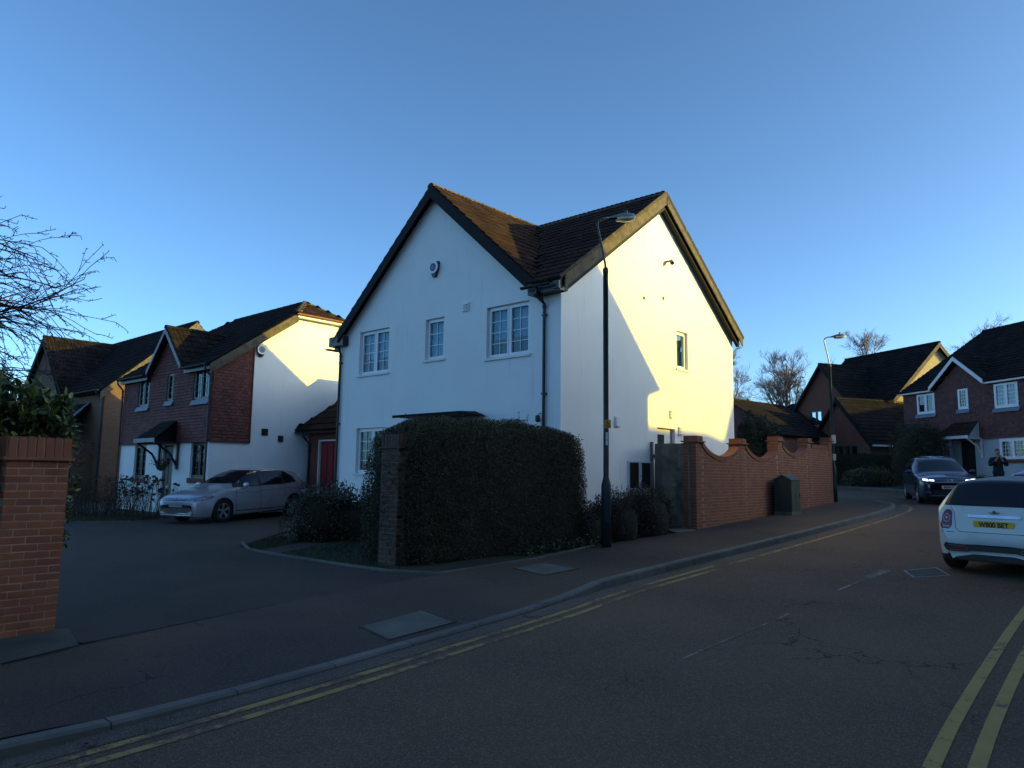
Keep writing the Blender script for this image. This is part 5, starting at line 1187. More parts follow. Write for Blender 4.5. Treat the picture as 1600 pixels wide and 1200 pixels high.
def hedge_thing(name, label, cat, base, blobs, m, n, L=.035, Wd=.022, group=None, core=True, stems=True, inner=.14, e=4.0, na=.07, ck=.86, shoots=0):
    t = thing(name, label, cat, base, 0, group); vs = []; fs = []; o = 0; B = np.array(base)
    for (c, rad, ax, frac) in blobs:
        lc_ = tuple(np.array(c) - B); k = int(n * frac)
        p, nn = rounded_leaves(k, lc_, rad, e, ax, inner, -.02, na)
        D = nn * .6 + unit(len(p)) * .9 + np.array([0, 0, .25]); D /= np.linalg.norm(D, axis=1, keepdims=True)
        v, f = leafquad(p, D, nn * .7 + unit(len(p)) * .6, RNG.uniform(.6, 1.25, len(p)) * L, RNG.uniform(.7, 1.2, len(p)) * Wd); vs.append(v); fs.append(f + o); o += len(v)
        if core: core_blob(lc_, rad, e, ax, t, zmin=-.02, k=ck)
    leaves_obj('foliage', np.concatenate(vs), np.concatenate(fs), m, t, 'stuff')
    if shoots:
        sm = MB(); LP = []
        for (c, rad, ax, frac) in blobs:
            p, nn = rounded_leaves(int(shoots * frac), tuple(np.array(c) - B), rad, e, ax, .02, .25, na)
            for a_, n_ in zip(p, nn):
                d_ = Vector(n_) * .6 + Vector((random.gauss(0, .3), random.gauss(0, .3), .7)); d_.normalize(); L_ = random.uniform(.06, .24); q_ = Vector(a_) + d_ * L_; sm.tube([tuple(Vector(a_) - d_ * .1), tuple(q_)], .003, 4, cap=False)
                for k_ in range(5): LP.append(tuple(Vector(a_).lerp(q_, random.uniform(.3, 1))))
        LP = np.array(LP); v_, f_ = leafquad(LP, unit(len(LP)), unit(len(LP)), L, Wd); leaves_obj('shoot_leaves', v_, f_, m, t, 'stuff'); sm.build('shoots', M['twig'], t, 'stuff')
    if stems:
        mb = MB()
        for (c, rad, ax, frac) in blobs:
            for i in range(5):
                a = random.uniform(0, 6.28); x, y = c[0] - B[0] + math.cos(a) * rad[0] * .4, c[1] - B[1] + math.sin(a) * rad[1] * .4
                mb.tube([(x * .8, y * .8, -.1), (x, y, max(.15, (c[2] - B[2]) * .6))], .015, 5)
        mb.build('stem', M['bark'], t)
    return t
gh = g(0, 13) + .09
hx0 = Vector((-1.42, 11.78, 0)); hd_ = Vector((.72, .694, 0)); hn = Vector((-.694, .72, 0)); hang_ = math.atan2(hd_.y, hd_.x)
hc = hx0 + hd_ * 2.08 + hn * .82
hedge_thing('clipped_hedge', 'tall dense clipped dark hedge with rounded end in front of the white house', 'hedge', (hc.x, hc.y, gh), [((hc.x, hc.y, gh + .85), (2.28, .86, 1.50), hang_, 1.0)], 'hedge', 110000, .034, .021, e=4.8, na=.04, inner=.13, ck=.94, shoots=90)
hedge_thing('laurel_hedge', 'laurel hedge with large glossy green leaves overhanging the near left brick pillar', 'hedge', (-6.2, 6.9, g(-6.2, 6.9) + .08), [((-6.25, 6.75, 1.15), (1.5, .55, 1.30), .84, .75), ((-5.75, 8.2, 1.55), (.85, .42, .95), .3, .5)], 'laurel', 11000, .085, .035, core=True, inner=.25, e=3.2)
lh = thing('laurel_branch', 'bushy top of laurel leaves spilling over the cap of the near left brick pillar', 'shrub', (-5.2, 8.1, 0))
lv = MB(); lv.v = [(0, 0, 0), (.22, .35, .03), (.17, .75, .0), (0, 1, -.06), (-.17, .75, .0), (-.22, .35, .03), (0, .35, -.015), (0, .75, -.03)]
lv.f = [(0, 1, 6), (1, 2, 7, 6), (2, 3, 7), (3, 4, 7), (4, 5, 6, 7), (5, 0, 6)]
mats = []; br = MB(); base_l = Vector((-5.2, 8.1, 0))
for i in range(420):
    a = random.uniform(0, 6.28); rr = random.random() ** .5; c = Vector((-5.80 + math.cos(a) * rr * .95, 8.15 + math.sin(a) * rr * .45, random.uniform(2.0, 2.72) - .30 * rr * rr)) - base_l
    d = (Vector((c.x * .8, c.y - .25, .35)) + Vector((random.uniform(-.5, .5), random.uniform(-.6, .3), random.uniform(-.2, .6)))).normalized()
    br.tube([tuple(c - d * .3), tuple(c)], .005, 4)
    for k in range(random.randint(7, 11)):
        ld = (d * random.uniform(.1, .8) + Vector([random.gauss(0, .6) for _ in range(3)]) + Vector((0, 0, .1))).normalized(); up = Vector([random.gauss(0, .5) for _ in range(3)]) + Vector((0, -.4, 1)); sd = ld.cross(up).normalized(); L = random.uniform(.085, .135)
        mats.append(mtx(sd, ld, sd.cross(ld), c - d * random.uniform(0, .12), (L, L, L)))
br.build('twigs', M['twig'], lh); pieces(lh, 'leaf', (lv.v, lv.f), mats, 'laurel', 300, 'remaining_leaves')
hedge_thing('variegated_bush', 'spreading bush with mottled cream-edged leaves between the silver car and the brown pillar', 'shrub', (-3.7, 15.7, g(-3.7, 15.7) + .09), [((-3.95, 15.65, .72), (.62, .55, .62), 0, .45), ((-3.2, 15.75, .62), (.70, .5, .55), 0, .45)], 'bush', 20000, .055, .032, core=True, inner=.3, e=2.4, na=.18, ck=.80, shoots=200)
mb = MB(); sp = thing('leafy_sprays', 'loose upright leafy shoots against the white wall beside the brown pillar', 'shrub', (-2.9, 15.6, g(-2.9, 15.6) + .09)); P = []
for i in range(26):
    x, y = random.uniform(-.55, .55), random.uniform(-.2, .3); h = random.uniform(.7, 1.22); tx = random.uniform(-.2, .2); pth = [(x, y, .2), (x + tx * .4, y, h * .6), (x + tx, y, h)]; mb.tube(pth, .006, 4)
    for k in range(34): t = random.uniform(.35, 1); P.append((x + tx * t, y + random.gauss(0, .03), h * t))
mb.build('stem', M['twig'], sp); P = np.array(P); v, f = leafquad(P, unit(len(P)), unit(len(P)), .065, .032); leaves_obj('foliage', v, f, 'bush', sp, 'stuff')
hedge_thing('low_shrub', 'low dark shrub at the foot of the white gable wall right of the street lamp', 'shrub', (2.6, 15.95, g(2.6, 16) + .09), [((2.15, 15.35, .66), (.52, .48, .58), .6, .3), ((2.95, 16.35, .76), (.68, .50, .58), .85, .45), ((1.55, 14.85, .55), (.45, .40, .45), .6, .2)], 'shrub', 34000, .045, .022, core=True, inner=.24, e=2.5, na=.16, ck=.84, shoots=260)
iv = thing('ground_ivy', 'patch of low green ivy at the foot of the hedge beside the street lamp', 'plant', (1.2, 13.9, g(1.2, 13.9))); iv['kind'] = 'stuff'
P = []
for i in range(1500):
    t = random.random(); x = .15 + 1.75 * t + random.gauss(0, .10); y = 12.75 + 1.75 * t + random.gauss(0, .10) + .25; P.append((x - 1.2, y - 13.9, g(x, y) - g(1.2, 13.9) + .11 + abs(random.gauss(0, .055))))
P = np.array(P); D = unit(len(P)); D[:, 2] = np.abs(D[:, 2]) * .6; v, f = leafquad(P, D, unit(len(P)) + (0, 0, 1), .055, .045); leaves_obj('foliage', v, f, 'ivy', iv, 'stuff')
# conifers in the garden behind the wall
for i, (x, y, r, h, lab) in enumerate(((8.75, 27.2, .42, 3.35, 'slim dark columnar conifer behind the brick wall, nearer the white house'), (9.45, 27.6, .50, 3.15, 'slim dark columnar conifer behind the brick wall, nearer the gabled house'), (7.4, 26.5, .35, 2.6, 'low dark conifer just behind the second pier of the brick wall'))):
    zb = g(x, y) + .08; hedge_thing('conifer', lab, 'tree', (x, y, zb), [((x, y, zb + h * .5), (r, r, h * .52), 0, .8), ((x + .1, y, zb + h * .3), (r * 1.25, r * 1.2, h * .33), 0, .5)], 'conif', 5000, .11, .035, group='columnar conifers behind the wall', inner=.1, e=1.9, na=.10)
# bare and dry plants in front of the left houses
def dry_bush(name, label, c, w_, d_, h, n, heads=0, m='dead', leafm=None, nl=0):
    t = thing(name, label, 'shrub', (c[0], c[1], g(*c) + .08)); mb = MB(); hp = []
    for i in range(n):
        x, y = random.uniform(-w_, w_), random.uniform(-d_, d_); hh = h * random.uniform(.5, 1) * (1 - .35 * (x / w_) ** 2); dx, dy = random.gauss(0, .18), random.gauss(0, .15)
        mid = (x + dx * .4 + random.gauss(0, .03), y + dy * .4, hh * .5); top = (x + dx, y + dy, hh); mb.tube([(x * .8, y * .8, -.05), mid, top], [.009, .006, .003], 4, cap=False)
        for k in range(3):
            s_ = random.uniform(.4, .9); p = Vector(mid).lerp(Vector(top), s_); q = p + Vector((random.gauss(0, .16), random.gauss(0, .12), random.uniform(.03, .22))); mb.tube([tuple(p), tuple(q)], [.005, .002], 4, cap=False)
        if i < heads: hp.append(top)
    mb.build('stems', M[m], t, 'stuff')
    if hp:
        hm = MB()
        for (x, y, z) in hp: r_ = random.uniform(.03, .075); hm.lathe([(.01, -.03), (r_ * .8, -.02), (r_, 0), (r_ * .7, .03), (.01, .04)], 7, (x, y, z))
        hm.build('dead_flower_heads', M['dead'], t, 'stuff')
    if nl:
        P = RNG.uniform(-1, 1, (nl, 3)) * (w_, d_, h * .45) + (0, 0, h * .5); v, f = leafquad(P, unit(nl), unit(nl), .05, .022); leaves_obj('foliage', v, f, leafm or 'shrub', t, 'stuff')
    return t
dry_bush('hydrangea', 'leggy hydrangea with dead flower heads against the white ground floor of the tile-hung house', (-10.75, 22.15), .80, .4, 1.35, 90, 70)
dry_bush('bare_bush', 'dark tangled leafless bush below the brown brick house, beside the hydrangea', (-12.6, 22.9), 1.2, .6, 1.35, 150, 12, leafm='shrub', nl=3200)
dry_bush('bare_bush', 'low brown leafless bush just right of the near brick pillar at the drive edge', (-14.6, 23.2), 1.0, .6, 1.9, 120, 0, leafm='shrub', nl=3600)
# frosty litter at the drive edge
lt = MB()
for i in range(160):
    t = random.random(); x = -12.4 + 1.7 * t + random.gauss(0, .1); y = 20.95 + .12 * t + random.gauss(0, .06); s_ = random.uniform(.015, .05); lt.box(x - s_, x + s_, y - s_ * .6, y + s_ * .6, g(x, y) + .09, g(x, y) + .10 + s_ * .4)
lt.build('gravel', M['conc'], None, 'stuff')
# far right hedge and bushes
hedge_thing('low_hedge', 'square-cut dark green hedge in front of the garage with the row of small windows', 'hedge', (18.9, 40.2, g(18.9, 40.2) + .09), [((18.9, 40.2, g(18.9, 40.2) + .75), (1.9, .7, .95), -.95, 1.0)], 'conif', 14000, .07, .04, e=5, na=.03)
hedge_thing('round_bush', 'tall rounded dark green bush beside the pale ground floor window of the far right house', 'shrub', (19.0, 34.6, g(19, 34.6) + .09), [((19.0, 34.6, 2.85), (1.15, 1.1, 1.55), 0, 1.0)], 'hedge', 16000, .07, .045, e=2.2, na=.15, inner=.25, shoots=150)
hedge_thing('golden_shrub', 'yellow-green shrub on the verge beyond the bend, left of the dark blue car', 'shrub', (18.3, 38.0, g(18.3, 38) + .09), [((18.3, 38.0, g(18.3, 38) + .45), (1.35, .7, .60), -.6, 1.0)], 'ygreen', 3200, .09, .045, e=2.2, na=.12, inner=.25)
hedge_thing('golden_shrub', 'small yellow-green plant at the foot of the far right house beside its front door', 'shrub', (20.1, 32.0, g(20.1, 32) + .09), [((20.1, 32.0, g(20, 32) + .35), (.7, .5, .45), 0, 1.0)], 'ygreen', 1200, .09, .045, e=2.2, inner=.25)

def grow(mb, p, d, L, r, depth, wig=.25, kids=(3, 5), up=.12, n=5, shrink=.62, rs=.55, minr=.004, sprd=.9, side=4):
    k = max(3, int(L / (.35 if L > 1 else .12))); k = min(k, 7); pts = [p.copy()]; rad = [r]; dirs = [d.copy()]
    for i in range(k):
        d = (d + Vector([random.gauss(0, wig * .35) for _ in range(3)]) + Vector((0, 0, up * .3))).normalized(); p = p + d * (L / k); pts.append(p.copy()); rad.append(max(minr, r + (r * rs - r) * (i + 1) / k)); dirs.append(d.copy())
    mb.tube([tuple(q) for q in pts], rad, side if r < .06 else 8, cap=depth == 0)
    if depth == 0: return
    for j in range(random.randint(*kids)):
        t = random.uniform(.25, 1.0); i = min(k, max(1, int(t * k))); b = dirs[i].orthogonal().normalized(); b.rotate(Matrix.Rotation(random.uniform(0, 6.28), 3, dirs[i]))
        nd = (dirs[i] * random.uniform(.55, 1.0) + b * random.uniform(.4, sprd)).normalized(); grow(mb, pts[i], nd, L * shrink * random.uniform(.7, 1.15), max(minr, rad[i] * .62), depth - 1, wig, kids, up, n, shrink, rs, minr, sprd, side)
def far_tree(label, x, y, h, spread, seed, trunk=.22, lean=0.0, depth=4):
    random.seed(seed); zb = g(x, y) - .1; t = thing('bare_tree', label, 'tree', (x, y, zb), 0, 'leafless trees behind the houses'); tr = MB(); cr = MB()
    top = h * .42; tr.tube([(0, 0, 0), (lean * .3, 0, top * .5), (lean, 0, top)], [trunk, trunk * .8, trunk * .62], 9); tr.build('trunk', M['farbark'], t)
    for i in range(7):
        a = i * 1.1 + random.random(); grow(cr, Vector((lean * .8, 0, top * random.uniform(.55, 1))), Vector((math.cos(a) * spread, math.sin(a) * spread, 1.0)).normalized(), h * .34, trunk * .36, depth, .22, (4, 5), .25, shrink=.60, minr=.0065, sprd=.75)
    grow(cr, Vector((lean, 0, top)), Vector((0, 0, 1)), h * .40, trunk * .5, depth, .15, (6, 8), .30, shrink=.52, minr=.0065, sprd=.8)
    cr.build('crown', M['farbark'], t)
far_tree('tall leafless tree standing behind the gap between the white house and the gabled house', 26.2, 70, 12.8, .50, 11, .26)
far_tree('leafless tree half hidden behind the right edge of the white house', 17.2, 60, 10.5, .7, 12, .20)
far_tree('leafless tree top rising over the ridge of the gabled house', 33.2, 68, 13.0, .95, 13, .24)
far_tree('leafless tree top showing between the gabled house and the far right house', 37.6, 60, 12.9, .95, 14, .22)
t = thing('bare_shrub', 'small leafless shrub in front of the sunlit outbuilding wall', 'shrub', (15.6, 42.0, g(15.6, 42))); mb = MB(); random.seed(5)
for i in range(6): grow(mb, Vector((random.uniform(-.2, .2), 0, 0)), Vector((random.uniform(-.6, .6), random.uniform(-.4, .4), 1)).normalized(), 1.5, .04, 3, .4, (2, 3), .1, minr=.010)
mb.build('branches', M['farbark'], t)
# near thorny tree reaching in from the left edge
random.seed(21)
nt_ = thing('bare_tree', 'leafless thorny tree with drooping budded twigs reaching in from the left edge above the laurel', 'tree', (-8.3, 9.6, g(-8.3, 9.6) + .05)); tr = MB(); tw = MB()
tr.tube([(0, 0, -.1), (.05, .1, 1.4), (-.05, .1, 2.6), (.1, .05, 3.6)], [.16, .13, .11, .08], 10); tr.build('trunk', M['bark'], nt_)
def sweep(p, d, L, r, droop, lvl):
    n = max(4, int(L / .16)); pts = [p.copy()]; rad = [r]; ds = []
    for k in range(n):
        d = (d + Vector((random.gauss(0, .07), random.gauss(0, .07), random.gauss(0, .07) - droop / n))).normalized(); p = p + d * (L / n); pts.append(p.copy()); rad.append(max(.0042, r * (1 - .75 * (k + 1) / n))); ds.append(d.copy())
    tw.tube([tuple(q) for q in pts], rad, 5 if r > .012 else 4, cap=False)
    for k in range(1, n + 1):
        q, e = pts[k], ds[k - 1]; sd = e.orthogonal().normalized(); sd.rotate(Matrix.Rotation(random.uniform(0, 6.28), 3, e))
        if lvl and random.random() < (.62 if lvl > 1 else .42): sweep(q, (e * random.uniform(.7, 1.0) + sd * random.uniform(.35, .8)).normalized(), L * random.uniform(.22, .42), max(.0055, rad[k] * .6), droop * random.uniform(.3, 1.2), lvl - 1)
        if random.random() < .8: h = q + (e * .4 + sd).normalized() * random.uniform(.015, .07); tw.tube([tuple(q), tuple(h)], [.0042, .0036], 4, cap=False)
for i in range(74):
    z = random.uniform(2.1, 4.7) if i > 5 else random.uniform(4.7, 5.1); a = random.uniform(-.75, .45); d = Vector((math.cos(a), math.sin(a), random.uniform(-.02, .42) if i > 5 else random.uniform(.1, .35))).normalized()
    if i % 3 == 1: d = Vector((-d.x, d.y, d.z))
    sweep(Vector((.05, .05, z)), d, (random.uniform(1.3, 2.0) if i % 3 else random.uniform(1.8, 2.35)) if z < 4.3 else random.uniform(1.4, 2.2), random.uniform(.016, .028), random.uniform(.3, .75), 2)
sweep(Vector((.6, 0, 3.3)), Vector((.80, 0, .50)).normalized(), 2.1, .022, .05, 2)
tr2 = MB(); tr2.tube([(.1, .05, 3.5), (.1, .05, 4.4), (0, 0, 5.1)], [.08, .05, .025], 8); tr2.build('leader', M['bark'], nt_)
V = np.array(tw.v); 
tw.build('twigs', M['twig'], nt_)
idx = RNG.choice(len(V), 5000); P = V[idx]; v, f = leafquad(P, unit(len(P)), unit(len(P)), .022, .012); leaves_obj('buds', v, f, 'twig', nt_, 'stuff')

# fallen leaves and grit along the kerb, the hedge foot and the drive
P = []
for i in range(1500):
    k = random.random()
    if k < .40: t = random.uniform(0, .97); q = KLr[int(t * (len(KLr) - 1))]; x, y, z = q.x + .12 + random.gauss(0, .05), q.y - .12 + random.gauss(0, .05), .008; h = g(x, y) + z
    elif k < .8: t = random.random(); x, y = -.9 + 2.7 * t + random.gauss(0, .16), 11.35 + 3.0 * t + random.gauss(0, .16); h = g(x, y) + .108
    else: x, y = random.uniform(-9, -2), random.uniform(9.5, 20); h = g(x, y) + .112
    if -20 < y < 34: P.append((x, y, h))
P = np.array(P); D = unit(len(P)); D[:, 2] *= .25; v, f = leafquad(P, D, np.tile([0, 0, 1.0], (len(P), 1)) + .2 * unit(len(P)), RNG.uniform(.02, .05, len(P)), RNG.uniform(.012, .03, len(P))); leaves_obj('fallen_leaves', v, f, 'dead', None, 'stuff')
# ------------------------------------------------------------------ cars
def interp_s(ys, tab, win=7):
    a = np.array(sorted(tab)); v = np.interp(ys, a[:, 0], a[:, 1]); k = np.ones(win) / win; p = np.pad(v, win // 2, mode='edge'); s = np.convolve(p, k, 'valid'); s[0], s[-1] = v[0], v[-1]; return s
class Car:
    def __init__(s, name, label, loc, az, spec, paint, roofpaint=None, group=None, off=0.0):
        h = Vector((math.sin(az), math.cos(az), 0)); up = Vector((-GX, -GY, 1)).normalized(); side = h.cross(up).normalized(); fw_ = up.cross(side)
        m = mtx(side, fw_, up, Vector((loc[0], loc[1], g(*loc) + off)))
        s.r = thing(name, label, 'car', group=group, matrix=m); s.sp = spec; L2 = spec['L'] / 2
        ys = np.concatenate([np.linspace(-L2, -L2 + .12, 5)[:-1], np.arange(-L2 + .12, L2 - .12, .035), np.linspace(L2 - .12, L2, 5)[1:]])
        zt, zb, w_, wr, zs = [interp_s(ys, spec[k], 7) for k in ('zt', 'zb', 'w', 'wr', 'zs')]; ax = spec['axles']; ra = spec['ra']; zc = spec['zc']
        ns, ng, nt2 = 9, 6, 8; V = []; rowz = []
        for i, y in enumerate(ys):
            bot = zs[i]
            for a in ax:
                if abs(y - a) < ra: bot = max(bot, zc + math.sqrt(ra * ra - (y - a) ** 2))
            crown = spec['crown'] * clampf((zt[i] - .55) / .5, .3, 1); zr = zt[i] - crown; b_ = min(zb[i], zr - .012); b_ = max(b_, bot + .05); zr = max(zr, b_ + .01)
            W = w_[i]; half = []
            lip = min(bot + .065, b_ - .02)
            for j in range(ns + 1):
                z = bot if j == 0 else lip + (b_ - lip) * (j - 1) / (ns - 1); q = (z - .22) / max(.2, zb[i] - .22); f = 1 - .16 * max(0, .5 - q) ** 2 - .14 * max(0, q - .62) ** 2 - (.012 if j == 0 else 0); half.append((W * f, z))
            bx = half[-1][0]; rx = min(wr[i], bx - .02)
            for j in range(1, ng + 1): t = j / ng; half.append((bx + (rx - bx) * t + .025 * math.sin(math.pi * t) * min(1, (zr - b_) / .2), b_ + (zr - b_) * t))
            for j in range(1, nt2 + 1): t = j / nt2; half.append((rx * (1 - t), zr + (max(zt[i], zr + .005) - zr) * (1 - (1 - t) ** 2.4)))
            V.append([(-x, y, z) for x, z in half[:-1]] + [(x, y, z) for x, z in half[::-1]])
        n = len(V[0]); vs = [p for r in V for p in r]; fs = [(i * n + k, i * n + k + 1, (i + 1) * n + k + 1, (i + 1) * n + k) for i in range(len(V) - 1) for k in range(n - 1)]
        fs += [tuple(range(n)), tuple(range((len(V) - 1) * n, len(V) * n))[::-1]]; s.bvh = BVHTree.FromPolygons([Vector(v) for v in vs], fs)
        low = {0, n - 2}; rz = spec.get('roofz', 9)
        A, B, C = [], [], []
        for f in fs:
            k = f[0] % n
            if len(f) == 4 and k in low and spec.get('cladding'): B.append(f)
            elif len(f) == 4 and roofpaint and min(vs[i][2] for i in f) > rz: C.append(f)
            else: A.append(f)
        for nm, F_, m_ in (('body', A, paint), ('cladding', B, 'trim'), ('roof', C, roofpaint)):
            if F_:
                used = sorted({i for f in F_ for i in f}); mp = {a: b for b, a in enumerate(used)}; me = bpy.data.meshes.new(nm); me.from_pydata([vs[i] for i in used], [], [tuple(mp[i] for i in f) for f in F_]); me.update(); me.shade_smooth()
                link(nm, me, m_, s.r)
        ww = spec['W'] / 2; u = MB(); u.box(-ww + .16, ww - .16, -L2 + .22, L2 - .22, .17, .52)
        for a in ax: u.box(-ww + .07, ww - .07, a - ra - .0, a + ra + .0, .50, .66)
        u.build('underbody', M['trim'], s.r)
        R_ = spec['R']; twd = .21
        for a in ax:
            for sg in (-1, 1):
                xo = sg * (ww - .025); t = MB(); t.lathe([(R_ * .62, -sg * twd), (R_ * .93, -sg * twd), (R_, -sg * (twd - .03)), (R_, -sg * .03), (R_ * .93, 0), (R_ * .68, sg * -.004), (R_ * .66, -sg * .09)], 32, (xo, a, R_), 'x'); wo_ = t.build('wheel', M['rubber'], s.r, smooth=False)
                r = MB(); r.lathe([(R_ * .67, -sg * .012), (R_ * .63, -sg * .012), (R_ * .60, -sg * .05)], 32, (xo, a, R_), 'x', cap=False); r.lathe([(.001, -sg * .02), (.05, -sg * .02), (.06, -sg * .05)], 12, (xo, a, R_), 'x')
                ns_ = spec['spokes']
                for k in range(ns_):
                    th = 2 * math.pi * k / ns_ + .3; c_, s_ = math.cos(th), math.sin(th); q = []
                    for (rr, hw) in ((.03, .022), (R_ * .64, .042)):
                        for sd in (-1, 1): q.append((a + rr * c_ - sd * hw * s_, R_ + rr * s_ + sd * hw * c_))
                    r.prism([(xo - sg * .022, q[0][0], q[0][1]), (xo - sg * .022, q[1][0], q[1][1]), (xo - sg * .014, q[3][0], q[3][1]), (xo - sg * .014, q[2][0], q[2][1])], (-sg * .03, 0, 0))
                r.build('rim', M['alloy'], wo_); d = MB(); d.lathe([(.001, -sg * .07), (R_ * .6, -sg * .07)], 24, (xo, a, R_), 'x'); d.build('brake_disc', M['trim'], wo_)
    def drape(s, name, poly, view, m, off=.004, parent=None, step=.05, smooth=True):
        bm = bmesh.new(); vs = [bm.verts.new((a, b, 0)) for a, b in poly]; bm.faces.new(vs); bmesh.ops.triangulate(bm, faces=bm.faces[:])
        for _ in range(6):
            e = [x for x in bm.edges if x.calc_length() > step]
            if not e: break
            bmesh.ops.subdivide_edges(bm, edges=e, cuts=1, use_grid_fill=False); bmesh.ops.triangulate(bm, faces=bm.faces[:])
        o = {'front': lambda a, b: ((a, 9, b), (0, -1, 0)), 'rear': lambda a, b: ((a, -9, b), (0, 1, 0)), 'left': lambda a, b: ((-9, a, b), (1, 0, 0)), 'right': lambda a, b: ((9, a, b), (-1, 0, 0)), 'top': lambda a, b: ((a, b, 9), (0, 0, -1))}[view]
        for v in bm.verts:
            p, d = o(v.co.x, v.co.y); p, d = Vector(p), Vector(d); hit = s.bvh.ray_cast(p, d)
            if hit[0] is None: q = s.bvh.find_nearest(p + d * {'front': 8.1, 'rear': 7.3, 'left': 8.2, 'right': 8.2, 'top': 7.8}[view]); hit = (q[0], q[1]) if q[0] is not None else (p, -d)
            nn = hit[1].normalized() if hit[1] is not None else -d
            if nn.dot(d) > 0: nn = -nn
            v.co = hit[0] + nn * off
        me = bpy.data.meshes.new(name); bm.to_mesh(me); bm.free()
        if smooth: me.shade_smooth()
        return link(name, me, m, parent or s.r)
    def plate(s, text, x, z, view, m, tilt=0.0, wd=.52, hg=.112):
        p, d = {'front': (Vector((x, 9, z)), Vector((0, -1, 0))), 'rear': (Vector((x, -9, z)), Vector((0, 1, 0)))}[view]
        y = max(s.bvh.ray_cast(Vector((x + k, p.y, z)), d)[0].y * (1 if view == 'front' else -1) for k in (-wd / 2 + .02, 0, wd / 2 - .02)); sg = 1 if view == 'front' else -1
        Mx = Matrix.Translation((x, sg * (y + .012), z)) @ Matrix.Rotation(R(90) + tilt, 4, 'X') if sg < 0 else Matrix.Translation((x, y + .012, z)) @ Matrix.Rotation(R(180), 4, 'Z') @ Matrix.Rotation(R(90) + tilt, 4, 'X')
        mb = MB(); mb.box(-wd / 2, wd / 2, -hg / 2, hg / 2, -.006, .002); mb.v = [tuple(Mx @ Vector(v)) for v in mb.v]; o = mb.build('number_plate', M[m], s.r)
        if text:
            me = textmesh(text, .098, .0012, bold=.035); me.transform(Matrix.Translation((0, 0, .0035)) @ Matrix.Scale(.86, 4, (1, 0, 0))); me.transform(Mx); link('registration', me, 'ink', o)
        return o
    def ellipsoid(s, name, c, r, m, n=14):
        bm = bmesh.new(); bmesh.ops.create_uvsphere(bm, u_segments=n, v_segments=8, radius=1)
        for v in bm.verts: v.co = Vector((v.co.x * r[0] + c[0], v.co.y * r[1] + c[1], v.co.z * r[2] + c[2]))
        me = bpy.data.meshes.new(name); bm.to_mesh(me); bm.free(); me.shade_smooth(); return link(name, me, m, s.r)
    def line(s, name, pts, view, m='trim', w_=.006, off=.002):
        P = []
        for (a, b), (c, d) in zip(pts, pts[1:]):
            L = math.hypot(c - a, d - b); nx, nz = -(d - b) / L * w_, (c - a) / L * w_; P.append([(a + nx, b + nz), (c + nx, d + nz), (c - nx, d - nz), (a - nx, b - nz)])
        for q in P: s.drape(name, q, view, m, off, step=.09)
def mirror(p): return [(-a, b) for a, b in p][::-1]
def mirrors(c, y, z, w_, paint):
    for sg in (-1, 1):
        o = c.ellipsoid('door_mirror', (sg * (w_ + .10), y, z), (.105, .055, .075), paint); MB().box(min(sg * (w_ - .02), sg * (w_ + .08)), max(sg * (w_ - .02), sg * (w_ + .08)), y - .02, y + .02, z - .05, z - .02).build('mirror_arm', M['trim'], o)
def handles(c, ys, z, x, paint):
    for y in ys:
        for sg in (-1, 1): p = c.bvh.ray_cast(Vector((sg * 9, y, z)), Vector((-sg, 0, 0)))[0]; MB().bbox(min(p.x, p.x + sg * .028), max(p.x, p.x + sg * .028), y - .09, y + .09, z - .014, z + .014, .004).build('door_handle', M[paint], c.r)
def badge_vw(c, x, z, view, r=.065):
    s_ = 1 if view == 'front' else -1; y = c.bvh.ray_cast(Vector((x, 9 * s_, z)), Vector((0, -s_, 0)))[0].y + s_ * .012; mb = MB(); n = 24
    ring = [(x + r * math.cos(t), y, z + r * math.sin(t)) for t in [2 * math.pi * i / n for i in range(n + 1)]]; mb.tube(ring, .007, 5, cap=False)
    for pts in (((-.045, .04), (-.022, -.0), (0, .03), (.022, 0), (.045, .04)), ((-.05, -.005), (-.026, -.055), (0, -.005), (.026, -.055), (.05, -.005))): mb.tube([(x + a * r / .065, y, z + b * r / .065) for a, b in pts], .006, 5)
    mb.build('emblem', M['chrome'], c.r)
# silver hatchback on the drive
GOLF = dict(L=4.26, W=1.80, axles=(1.29, -1.34), ra=.345, zc=.325, R=.315, spokes=5, crown=.075,
    zt=[(2.13, .52), (2.11, .64), (2.06, .715), (1.95, .765), (1.6, .87), (1.3, .93), (1.0, .98), (.90, 1.01), (.25, 1.36), (-.05, 1.43), (-.5, 1.46), (-1.1, 1.445), (-1.6, 1.385), (-1.72, 1.36), (-1.97, 1.04), (-2.07, .92), (-2.12, .62), (-2.13, .55)],
    zb=[(2.13, .48), (2.06, .64), (1.9, .70), (1.3, .86), (.9, .91), (0, .935), (-1.2, .98), (-1.8, .99), (-2.05, .85), (-2.13, .5)],
    w=[(2.13, .62), (2.11, .70), (2.05, .77), (1.92, .825), (1.7, .865), (1.3, .89), (0, .90), (-1.4, .905), (-1.8, .86), (-2.02, .78), (-2.10, .70), (-2.13, .62)],
    wr=[(2.13, .56), (1.9, .68), (1.2, .74), (.9, .72), (.2, .61), (-.2, .59), (-1.2, .58), (-1.7, .55), (-2.0, .62), (-2.13, .5)],
    zs=[(2.13, .23), (2.11, .21), (2.05, .19), (1.9, .18), (0, .20), (-1.9, .24), (-2.08, .30), (-2.13, .40)])
az = R(207.5); c1 = Car('silver_hatchback', 'silver five-door hatchback parked on the drive facing left in front of the tile-hung house', (-7.99, 22.02), az, GOLF, 'silver', off=.095)
